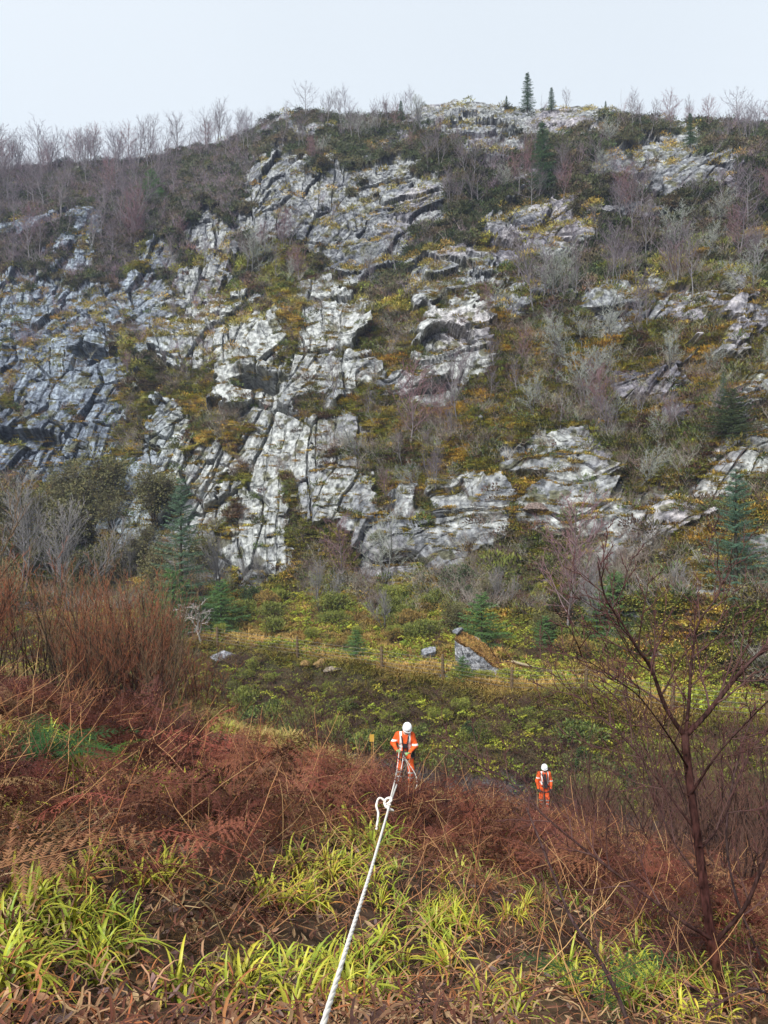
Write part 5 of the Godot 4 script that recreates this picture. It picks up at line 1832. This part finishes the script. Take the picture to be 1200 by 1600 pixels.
# colours of the clothing by body region: 0 jacket, 1 face, 2 boots, 3 gloves, 4 trousers, 5 sleeves, 6 hair
func suit(p: Vector3, id: int, who: int) -> Color:
	var worn := 0.78 + 0.5 * n_fine.get_noise_3d(p.x * 5.0, p.y * 4.0, p.z * 5.0 + who * 9.0)
	var orange := Color(0.82, 0.115, 0.022) * worn
	var silver := Color(0.62, 0.62, 0.60)
	match id:
		1:
			return Color(0.46, 0.27, 0.20)
		2:
			return Color(0.035, 0.033, 0.032)
		3:
			return Color(0.20, 0.33, 0.13) if who == 0 else Color(0.05, 0.05, 0.05)
		6:
			return Color(0.04, 0.025, 0.02)
		7:
			return Color(0.02, 0.015, 0.015)
		8:
			return Color(0.34, 0.12, 0.11)
	if id == 0 and p.y > 0.98:
		if absf(absf(p.x - 0.01) - 0.115) < 0.026:
			return silver
		if absf(p.y - 1.10) < 0.025:
			return silver
	if id == 5 and absf(p.y - (1.24 if p.x < 0 else 1.13)) < 0.022:
		return silver
	if id == 4 and (absf(p.y - 0.42) < 0.025 or absf(p.y - 0.29) < 0.025):
		return silver
	return orange

func fingers(bones: Array, wrist: Vector3, knuckles: Vector3, curl: Vector3, thumb: Vector3) -> void:
	# palm, four unequal fingers that close along CURL, a thumb from the side of the palm
	var fwd := (knuckles - wrist).normalized()
	var side := fwd.cross(curl).normalized()
	var lens := [0.040, 0.046, 0.043, 0.034]
	bones.append([wrist, wrist.lerp(knuckles, 0.5) + side * 0.012, 0.026, 0.026, 3, 1.0])
	for f in 4:
		var s := side * (0.032 - f * 0.021)
		var k0 := knuckles + s
		bones.append([wrist.lerp(knuckles, 0.35) + s * 0.6, k0, 0.014, 0.0115, 3, 1.0])
		var l: float = lens[f]
		var k1 := k0 + (fwd * 0.55 + curl * 0.8).normalized() * l
		var k2 := k1 + (curl * 0.8 - fwd * 0.65).normalized() * l * 0.75
		var k3 := k2 + (-fwd * 0.9 - curl * 0.15).normalized() * l * 0.5
		bones.append([k0, k1, 0.0105, 0.0100, 3, 1.0])
		bones.append([k1, k2, 0.0100, 0.0092, 3, 1.0])
		bones.append([k2, k3, 0.0092, 0.0085, 3, 1.0])
	var t0 := wrist.lerp(knuckles, 0.25) + side * 0.026
	var t1 := t0 + (fwd * 0.5 + thumb * 0.7 + side * 0.4).normalized() * 0.04
	var t2 := t1 + (fwd * 0.3 + curl * 0.9 + thumb * 0.2).normalized() * 0.032
	bones.append([t0, t1, 0.014, 0.0115, 3, 1.0])
	bones.append([t1, t2, 0.0115, 0.0095, 3, 1.0])

func head_bones(c: Vector3, face: Vector3) -> Array:
	var right := face.cross(Vector3.UP).normalized()
	var up := right.cross(face).normalized()
	var b := []
	b.append([c + up * 0.03 - face * 0.02, c + up * 0.02 + face * 0.01, 0.088, 0.085, 1, 1.0])
	b.append([c + face * 0.02 - up * 0.04, c + face * 0.045 - up * 0.09, 0.062, 0.038, 1, 1.0])
	b.append([c + face * 0.088 + up * 0.012, c + face * 0.108 - up * 0.028, 0.010, 0.015, 1, 1.0])
	b.append([c + face * 0.108 - up * 0.028, c + face * 0.09 - up * 0.032, 0.015, 0.014, 1, 1.0])
	for s in [-1.0, 1.0]:
		b.append([c + right * s * 0.034 + face * 0.082 + up * 0.006, c + right * s * 0.030 + face * 0.083 + up * 0.006, 0.011, 0.011, 7, 1.0])
		b.append([c + right * s * 0.018 + face * 0.088 + up * 0.024, c + right * s * 0.048 + face * 0.076 + up * 0.026, 0.009, 0.007, 6, 1.0])
		b.append([c + right * s * 0.088 + up * 0.015, c + right * s * 0.092 - up * 0.028, 0.016, 0.011, 1, 1.0])
	b.append([c + face * 0.088 - up * 0.062 - right * 0.022, c + face * 0.088 - up * 0.062 + right * 0.022, 0.008, 0.008, 8, 1.0])
	b.append([c - face * 0.05 + up * 0.02, c - face * 0.04 - up * 0.06, 0.075, 0.055, 6, 1.0])
	return b

func helmet_parts(o: Node3D, c: Vector3, face: Vector3) -> void:
	var right := face.cross(Vector3.UP).normalized()
	var up := right.cross(face).normalized()
	var h := Node3D.new()
	h.name = "helmet"
	o.add_child(h, true)
	var g := Geo.new()
	var basis := Basis(right, up, -face)
	var rings := 12
	var seg := 28
	for shell in 2:
		var first := g.v.size()
		var k0 := 1.0 - 0.06 * shell
		for j in rings + 1:
			var el := PI * 0.5 * (1.0 - float(j) / rings * 1.16)
			for s in seg:
				var a := TAU * s / seg
				var d := Vector3(cos(a) * cos(el), sin(el), sin(a) * cos(el))
				var drop := -0.02 * maxf(0.0, sin(a)) if j == rings else 0.0
				var rib := 1.0 + 0.02 * maxf(0.0, cos(a * 6.0)) * cos(el)
				g.v.append(c + up * 0.035 - face * 0.012 + basis * (d * Vector3(0.118, 0.125, 0.14) * rib * k0 + Vector3(0, drop, 0)))
				g.n.append(basis * (d if shell == 0 else -d))
				g.c.append(Color(0.70, 0.72, 0.73) if shell == 0 else Color(0.04, 0.04, 0.04))
		for j in rings:
			for s in seg:
				var p := first + j * seg + s
				var q := first + j * seg + (s + 1) % seg
				g.i.append_array(PackedInt32Array([p, p + seg, q, q, p + seg, q + seg]) if shell == 0 else PackedInt32Array([p, q, p + seg, q, q + seg, p + seg]))
	part("shell", g.mesh(), M.shell, h)
	var rim := Geo.new()
	var loop := PackedVector3Array()
	for s in 29:
		var a := TAU * s / 28
		loop.append(c + up * 0.005 - face * 0.012 + basis * Vector3(cos(a) * 0.118, -0.012 * cos(a) * 0.0 + (-0.012 if sin(a) > 0.0 else 0.004), sin(a) * (0.14 if sin(a) > 0 else 0.155)))
	rim.tube(loop, 0.007, 0.007, 6, Color(0.74, 0.76, 0.78), Color(0.74, 0.76, 0.78))
	part("brim", rim.mesh(), M.shell, h)
	var lamp := Geo.new()
	lamp.box(c + up * 0.06 + face * 0.118, right * 0.014, up * 0.012, face * 0.012, Color(0.03, 0.03, 0.03))
	part("lamp_clip", lamp.mesh(), M.shell, h)
	var st := Geo.new()
	for s in [-1.0, 1.0]:
		st.tube(PackedVector3Array([c + right * s * 0.102 + up * 0.0, c + right * s * 0.085 - up * 0.06 + face * 0.02, c - up * 0.128 + face * 0.045]), 0.006, 0.006, 5, Color(0.03, 0.03, 0.03), Color(0.03, 0.03, 0.03))
	part("chin_strap", st.mesh(), M.cloth, h)

func band(g: Geo, pts: Array, r: float, col: Color) -> void:
	g.tube(PackedVector3Array(pts), r, r, 6, col, col)

func person(label: String, foot: Vector3, who: int, size: float) -> Node3D:
	var o := thing("person", label, "person", foot)
	o.scale = Vector3.ONE * size
	var b := []
	var hands := []
	var hc: Vector3
	var face: Vector3
	var black := Color(0.025, 0.025, 0.03)
	if who == 0:
		# facing the camera, looking down at the rope in both hands
		hc = Vector3(0.07, 1.56, 0.14)
		face = Vector3(0.12, -0.62, 0.8).normalized()
		b = [
			[Vector3(-0.02, 0.92, 0), Vector3(0.06, 0.92, 0), 0.155, 0.155, 4, 0.8],
			[Vector3(0.01, 0.98, 0.0), Vector3(0.0, 1.20, 0.03), 0.165, 0.175, 0, 0.75],
			[Vector3(-0.07, 1.28, 0.04), Vector3(0.09, 1.28, 0.04), 0.15, 0.15, 0, 0.8],
			[Vector3(-0.15, 1.37, 0.03), Vector3(0.17, 1.36, 0.03), 0.085, 0.085, 0, 1.0],
			[Vector3(0.01, 1.40, 0.04), Vector3(0.05, 1.50, 0.10), 0.075, 0.06, 1, 1.0],
			[Vector3(-0.17, 1.36, 0.03), Vector3(-0.30, 1.16, 0.06), 0.082, 0.066, 5, 1.0],
			[Vector3(-0.30, 1.16, 0.06), Vector3(-0.215, 1.045, 0.27), 0.064, 0.046, 5, 1.0],
			[Vector3(0.19, 1.35, 0.03), Vector3(0.285, 1.09, 0.04), 0.082, 0.066, 5, 1.0],
			[Vector3(0.285, 1.09, 0.04), Vector3(0.13, 0.985, 0.26), 0.064, 0.046, 5, 1.0],
			[Vector3(-0.07, 0.90, 0.0), Vector3(-0.13, 0.48, 0.03), 0.115, 0.078, 4, 1.0],
			[Vector3(-0.13, 0.48, 0.03), Vector3(-0.14, 0.11, -0.06), 0.076, 0.062, 4, 1.0],
			[Vector3(0.12, 0.90, 0.0), Vector3(0.165, 0.50, 0.12), 0.115, 0.080, 4, 1.0],
			[Vector3(0.165, 0.50, 0.12), Vector3(0.15, 0.11, 0.08), 0.078, 0.064, 4, 1.0],
			[Vector3(-0.14, 0.07, -0.07), Vector3(-0.16, 0.035, 0.10), 0.052, 0.040, 2, 1.0],
			[Vector3(0.15, 0.07, 0.07), Vector3(0.155, 0.035, 0.25), 0.052, 0.040, 2, 1.0],
		]
		fingers(hands, Vector3(-0.205, 1.035, 0.30), Vector3(-0.155, 1.045, 0.37), Vector3(0.5, -0.75, 0.2).normalized(), Vector3(0.3, 0.6, 0.4))
		fingers(hands, Vector3(0.115, 0.975, 0.29), Vector3(0.055, 0.985, 0.345), Vector3(-0.4, -0.75, 0.3).normalized(), Vector3(-0.3, 0.6, 0.4))
	else:
		# upright, turned a little to the left, arms hanging
		hc = Vector3(0.01, 1.60, 0.05)
		face = Vector3(-0.15, -0.25, 0.95).normalized()
		b = [
			[Vector3(-0.05, 0.92, 0), Vector3(0.05, 0.92, 0), 0.15, 0.15, 4, 0.8],
			[Vector3(0.0, 0.98, 0.0), Vector3(0.0, 1.20, 0.01), 0.155, 0.17, 0, 0.75],
			[Vector3(-0.08, 1.29, 0.0), Vector3(0.08, 1.29, 0.0), 0.145, 0.145, 0, 0.8],
			[Vector3(-0.16, 1.39, 0.0), Vector3(0.16, 1.39, 0.0), 0.080, 0.080, 0, 1.0],
			[Vector3(0.0, 1.42, 0.0), Vector3(0.01, 1.53, 0.03), 0.070, 0.06, 1, 1.0],
			[Vector3(-0.18, 1.38, 0.0), Vector3(-0.26, 1.11, 0.0), 0.080, 0.063, 5, 1.0],
			[Vector3(-0.26, 1.11, 0.0), Vector3(-0.23, 0.88, 0.10), 0.062, 0.045, 5, 1.0],
			[Vector3(0.18, 1.38, 0.0), Vector3(0.26, 1.11, -0.02), 0.080, 0.063, 5, 1.0],
			[Vector3(0.26, 1.11, -0.02), Vector3(0.25, 0.87, 0.07), 0.062, 0.045, 5, 1.0],
			[Vector3(-0.09, 0.90, 0.0), Vector3(-0.11, 0.48, 0.03), 0.112, 0.078, 4, 1.0],
			[Vector3(-0.11, 0.48, 0.03), Vector3(-0.12, 0.11, -0.02), 0.076, 0.062, 4, 1.0],
			[Vector3(0.09, 0.90, 0.0), Vector3(0.12, 0.49, 0.05), 0.112, 0.078, 4, 1.0],
			[Vector3(0.12, 0.49, 0.05), Vector3(0.13, 0.11, 0.0), 0.076, 0.062, 4, 1.0],
			[Vector3(-0.12, 0.07, -0.03), Vector3(-0.16, 0.035, 0.14), 0.052, 0.040, 2, 1.0],
			[Vector3(0.13, 0.07, 0.0), Vector3(0.15, 0.035, 0.17), 0.052, 0.040, 2, 1.0],
		]
		fingers(hands, Vector3(-0.225, 0.85, 0.12), Vector3(-0.222, 0.775, 0.145), Vector3(0.75, -0.3, 0.1).normalized(), Vector3(0.2, 0, 0.8))
		fingers(hands, Vector3(0.25, 0.84, 0.09), Vector3(0.248, 0.765, 0.115), Vector3(-0.75, -0.3, 0.1).normalized(), Vector3(-0.2, 0, 0.8))
	var g := Geo.new()
	skin(g, b, 0.015, 0.05, who)
	skin(g, head_bones(hc, face), 0.0055, 0.012, who)
	var left := hands.slice(0, hands.size() / 2)
	var right := hands.slice(hands.size() / 2)
	skin(g, left, 0.0045, 0.006, who)
	skin(g, right, 0.0045, 0.006, who)
	part("body", g.mesh(), M.cloth, o)
	helmet_parts(o, hc, face)
	var hz := 0.2 if who == 0 else 0.16
	var belt := Geo.new()
	var loop := []
	for k in 17:
		var a := TAU * k / 16
		loop.append(Vector3(0.015 + cos(a) * 0.188, 0.955, sin(a) * 0.150))
	band(belt, loop, 0.022, black)
	part("harness_belt", belt.mesh(), M.cloth, o)
	for s in [-1.0, 1.0]:
		var st := Geo.new()
		band(st, [Vector3(s * 0.05 + 0.02, 0.97, 0.145), Vector3(s * 0.055 + 0.01, 1.15, 0.175), Vector3(s * 0.085 + 0.01, 1.33, 0.165), Vector3(s * 0.10 + 0.01, 1.43, 0.06), Vector3(s * 0.09, 1.36, -0.12)], 0.018, black)
		part("harness_strap", st.mesh(), M.cloth, o)
		var lg := Geo.new()
		var lp := []
		for k in 13:
			var a := TAU * k / 12
			lp.append(Vector3(0.02 + s * 0.10 + cos(a) * 0.118, 0.76 + cos(a) * s * 0.04, 0.02 + sin(a) * 0.118))
		band(lg, lp, 0.018, black)
		part("leg_loop", lg.mesh(), M.cloth, o)
	var ch := Geo.new()
	ch.box(Vector3(0.02, 1.13, 0.19), Vector3(0.05, 0, 0), Vector3(0, 0.05, 0), Vector3(0, 0, 0.018), Color(0.05, 0.05, 0.06))
	part("chest_ascender", ch.mesh(), M.metal, o)
	if who == 0:
		var po := Geo.new()
		po.box(Vector3(0.21, 0.88, 0.06), Vector3(0.055, 0.01, 0), Vector3(-0.01, 0.085, 0), Vector3(0, 0, 0.07), black)
		part("tool_pouch", po.mesh(), M.cloth, o)
		var dv := Geo.new()
		dv.box(Vector3(-0.04, 0.93, 0.33), Vector3(0.035, 0.01, 0), Vector3(-0.01, 0.055, 0), Vector3(0, 0, 0.014), Color(0.08, 0.08, 0.09))
		var ring := []
		for k in 11:
			var a := TAU * k / 10
			ring.append(Vector3(-0.03 + cos(a) * 0.03, 0.84 + sin(a) * 0.05, 0.32))
		band(dv, ring, 0.008, Color(0.4, 0.4, 0.42))
		part("descender", dv.mesh(), M.metal, o)
		var sl := Geo.new()
		band(sl, [Vector3(-0.04, 0.93, 0.33), Vector3(-0.01, 0.93, 0.25), Vector3(0.015, 0.95, 0.15)], 0.01, Color(0.3, 0.3, 0.3))
		part("sling", sl.mesh(), M.cloth, o)
	else:
		var vs := Geo.new()
		vs.box(Vector3(0.0, 1.02, 0.16), Vector3(0.085, 0, 0), Vector3(0, 0.10, 0), Vector3(0, 0, 0.035), black)
		part("tool_bag", vs.mesh(), M.cloth, o)
		var nk := Geo.new()
		nk.box(Vector3(0.0, 1.30, 0.142), Vector3(0.045, 0, 0), Vector3(0, 0.12, 0.01), Vector3(0, 0, 0.012), black)
		part("open_collar", nk.mesh(), M.cloth, o)
	return o

func twisted(path: PackedVector3Array, r0: float, r1: float, step: float) -> Geo:
	# a laid rope: three strands wound round one another
	var g := Geo.new()
	for s in 3:
		var pts := PackedVector3Array()
		var k := path.size()
		for j in k:
			var t := (path[mini(j + 1, k - 1)] - path[maxi(j - 1, 0)]).normalized()
			var u := t.cross(Vector3(0.3, 1, 0.2)).normalized()
			var w := t.cross(u)
			var a := TAU * s / 3.0 + j * step
			var r := lerpf(r0, r1, float(j) / (k - 1))
			pts.append(path[j] + (u * cos(a) + w * sin(a)) * r * 0.36)
		g.tube(pts, r0 * 0.6, r1 * 0.6, 6, Color(0.62, 0.58, 0.52), Color(0.66, 0.63, 0.58))
	return g

func smooth_path(pts: Array, gap: float) -> PackedVector3Array:
	var c := Curve3D.new()
	for k in pts.size():
		var t: Vector3 = (pts[mini(k + 1, pts.size() - 1)] - pts[maxi(k - 1, 0)]) / 6.0
		c.add_point(pts[k], -t, t)
	c.bake_interval = gap
	return c.get_baked_points()

func people_and_rope() -> void:
	rng.seed = 41
	# the first climber stands just behind the brow
	var d := 20.2
	var foot := at(632, 1236, d)
	var g0 := gy(foot.x, foot.z)
	foot.y = g0 + 0.05
	person("climber in orange with a white helmet, head bowed over the rope held at the waist", foot, 0, 1.0)
	var f2 := at(850, 1266, 28.9)
	f2.y = gy(f2.x, f2.z)
	person("second climber in orange standing upright by the track behind bare twigs", f2, 1, 1.0)
	# the rope: from the foreground up to the knot, then two strands to the hands
	var dev := foot + Vector3(-0.035, 0.93, 0.34)
	var hand := foot + Vector3(-0.15, 1.02, 0.38)
	var knot := at(608, 1258, 4.4)
	var r := thing("rope", "off-white rope running from the foreground through a knot to the first climber's hands", "rope")
	var main := smooth_path([at(488, 1660, 0.86), at(505, 1600, 0.95), at(545, 1470, 1.5), at(584, 1345, 2.6), at(606, 1268, 4.2), knot], 0.012)
	part("main_line", twisted(main, 0.0044, 0.0068, 0.32).mesh(), M.rope, r)
	for e in [hand, dev]:
		var mid: Vector3 = knot.lerp(e, 0.5) - Vector3(0, 0.10, 0)
		part("strand", twisted(smooth_path([knot, knot.lerp(e, 0.25) - Vector3(0, 0.07, 0), mid, knot.lerp(e, 0.75) - Vector3(0, 0.07, 0), e], 0.05), 0.0075, 0.012, 0.8).mesh(), M.rope, r)
	# the knot: a doubled figure of eight, with a short tail
	var kp := []
	for k in 40:
		var a := TAU * 2.0 * k / 39.0
		kp.append(knot + Vector3(sin(a) * 0.022 - 0.012 + 0.0005 * k, sin(a * 0.5 + 0.4) * 0.034, cos(a) * 0.02))
	part("knot", twisted(smooth_path(kp, 0.008), 0.0085, 0.0085, 0.3).mesh(), M.rope, r)
	var tail := [knot + Vector3(-0.02, 0.02, 0), at(593, 1247, 4.4), at(588, 1258, 4.38), at(591, 1272, 4.36), at(588, 1296, 4.34)]
	part("tail", twisted(smooth_path(tail, 0.01), 0.007, 0.007, 0.3).mesh(), M.rope, r)
	var slack := [dev, foot + Vector3(0.10, 0.72, 0.36), foot + Vector3(0.27, 0.45, 0.38), foot + Vector3(0.31, 0.20, 0.40), foot + Vector3(0.23, 0.06, 0.42), foot + Vector3(0.12, 0.02, 0.44)]
	part("slack_loop", twisted(smooth_path(slack, 0.03), 0.012, 0.012, 0.6).mesh(), M.rope, r)
	var slack2 := [dev, foot + Vector3(0.10, 0.60, 0.32), foot + Vector3(0.14, 0.30, 0.34), foot + Vector3(0.08, 0.10, 0.38), foot + Vector3(-0.02, 0.0, 0.42)]
	part("slack_loop", twisted(smooth_path(slack2, 0.03), 0.012, 0.012, 0.6).mesh(), M.rope, r)



func build_light() -> void:
	var cam := Camera3D.new()
	cam.name = "camera"
	cam.fov = rad_to_deg(2.0 * atan(800.0 / FOCAL))
	cam.far = 2500.0
	cam.near = 0.05
	add_child(cam)
	cam.current = true
	var env := Environment.new()
	env.background_mode = Environment.BG_SKY
	var sky := ProceduralSkyMaterial.new()
	sky.sky_top_color = Color(0.185, 0.202, 0.218).linear_to_srgb()
	sky.sky_horizon_color = Color(0.170, 0.191, 0.214).linear_to_srgb()
	sky.sky_curve = 0.25
	sky.ground_bottom_color = Color(0.06, 0.055, 0.045).linear_to_srgb()
	sky.ground_horizon_color = Color(0.10, 0.10, 0.09).linear_to_srgb()
	var cl := FastNoiseLite.new()
	cl.seed = 4
	cl.frequency = 0.006
	cl.fractal_octaves = 4
	var im := cl.get_seamless_image(512, 256)
	im.convert(Image.FORMAT_RGBA8)
	for y in 256:
		for x in 512:
			var k := im.get_pixel(x, y).r
			im.set_pixel(x, y, Color(1, 0.985, 0.96, clampf((k - 0.3) * 0.35, 0.0, 0.25)))
	sky.sky_cover = ImageTexture.create_from_image(im)
	sky.sky_cover_modulate = Color(0.3, 0.3, 0.3)
	sky.sun_angle_max = 1.0
	env.sky = Sky.new()
	env.sky.sky_material = sky
	env.tonemap_mode = Environment.TONE_MAPPER_LINEAR
	env.tonemap_exposure = 4.35
	env.sdfgi_enabled = true
	env.ssao_enabled = true
	env.ssil_enabled = true
	env.fog_enabled = true
	env.fog_light_color = Color(0.80, 0.86, 1.0)
	env.fog_density = 0.0004
	var we := WorldEnvironment.new()
	we.name = "sky"
	we.environment = env
	add_child(we)
	var sun := DirectionalLight3D.new()
	sun.name = "overcast_sun"
	sun.light_energy = 0.5
	sun.light_color = Color(1.0, 0.995, 0.985)
	sun.light_angular_distance = 24.0
	sun.shadow_enabled = true
	sun.rotation_degrees = Vector3(-46, -34, 0)
	add_child(sun)

func _ready() -> void:
	n_a.seed = 11; n_a.frequency = 0.05; n_a.fractal_octaves = 3
	n_b.seed = 23; n_b.frequency = 0.09; n_b.fractal_octaves = 3
	n_c.seed = 37; n_c.frequency = 0.045; n_c.fractal_octaves = 2
	n_fine.seed = 51; n_fine.frequency = 0.9; n_fine.fractal_octaves = 3
	build_light()
	build_materials()
	build_ground()
	build_hill()
	hill_cover()
	conifers()
	hill_trees()
	foot_of_hill()
	boulders()
	fence_and_track()
	thicket()
	near_cover()
	sapling()
	people_and_rope()
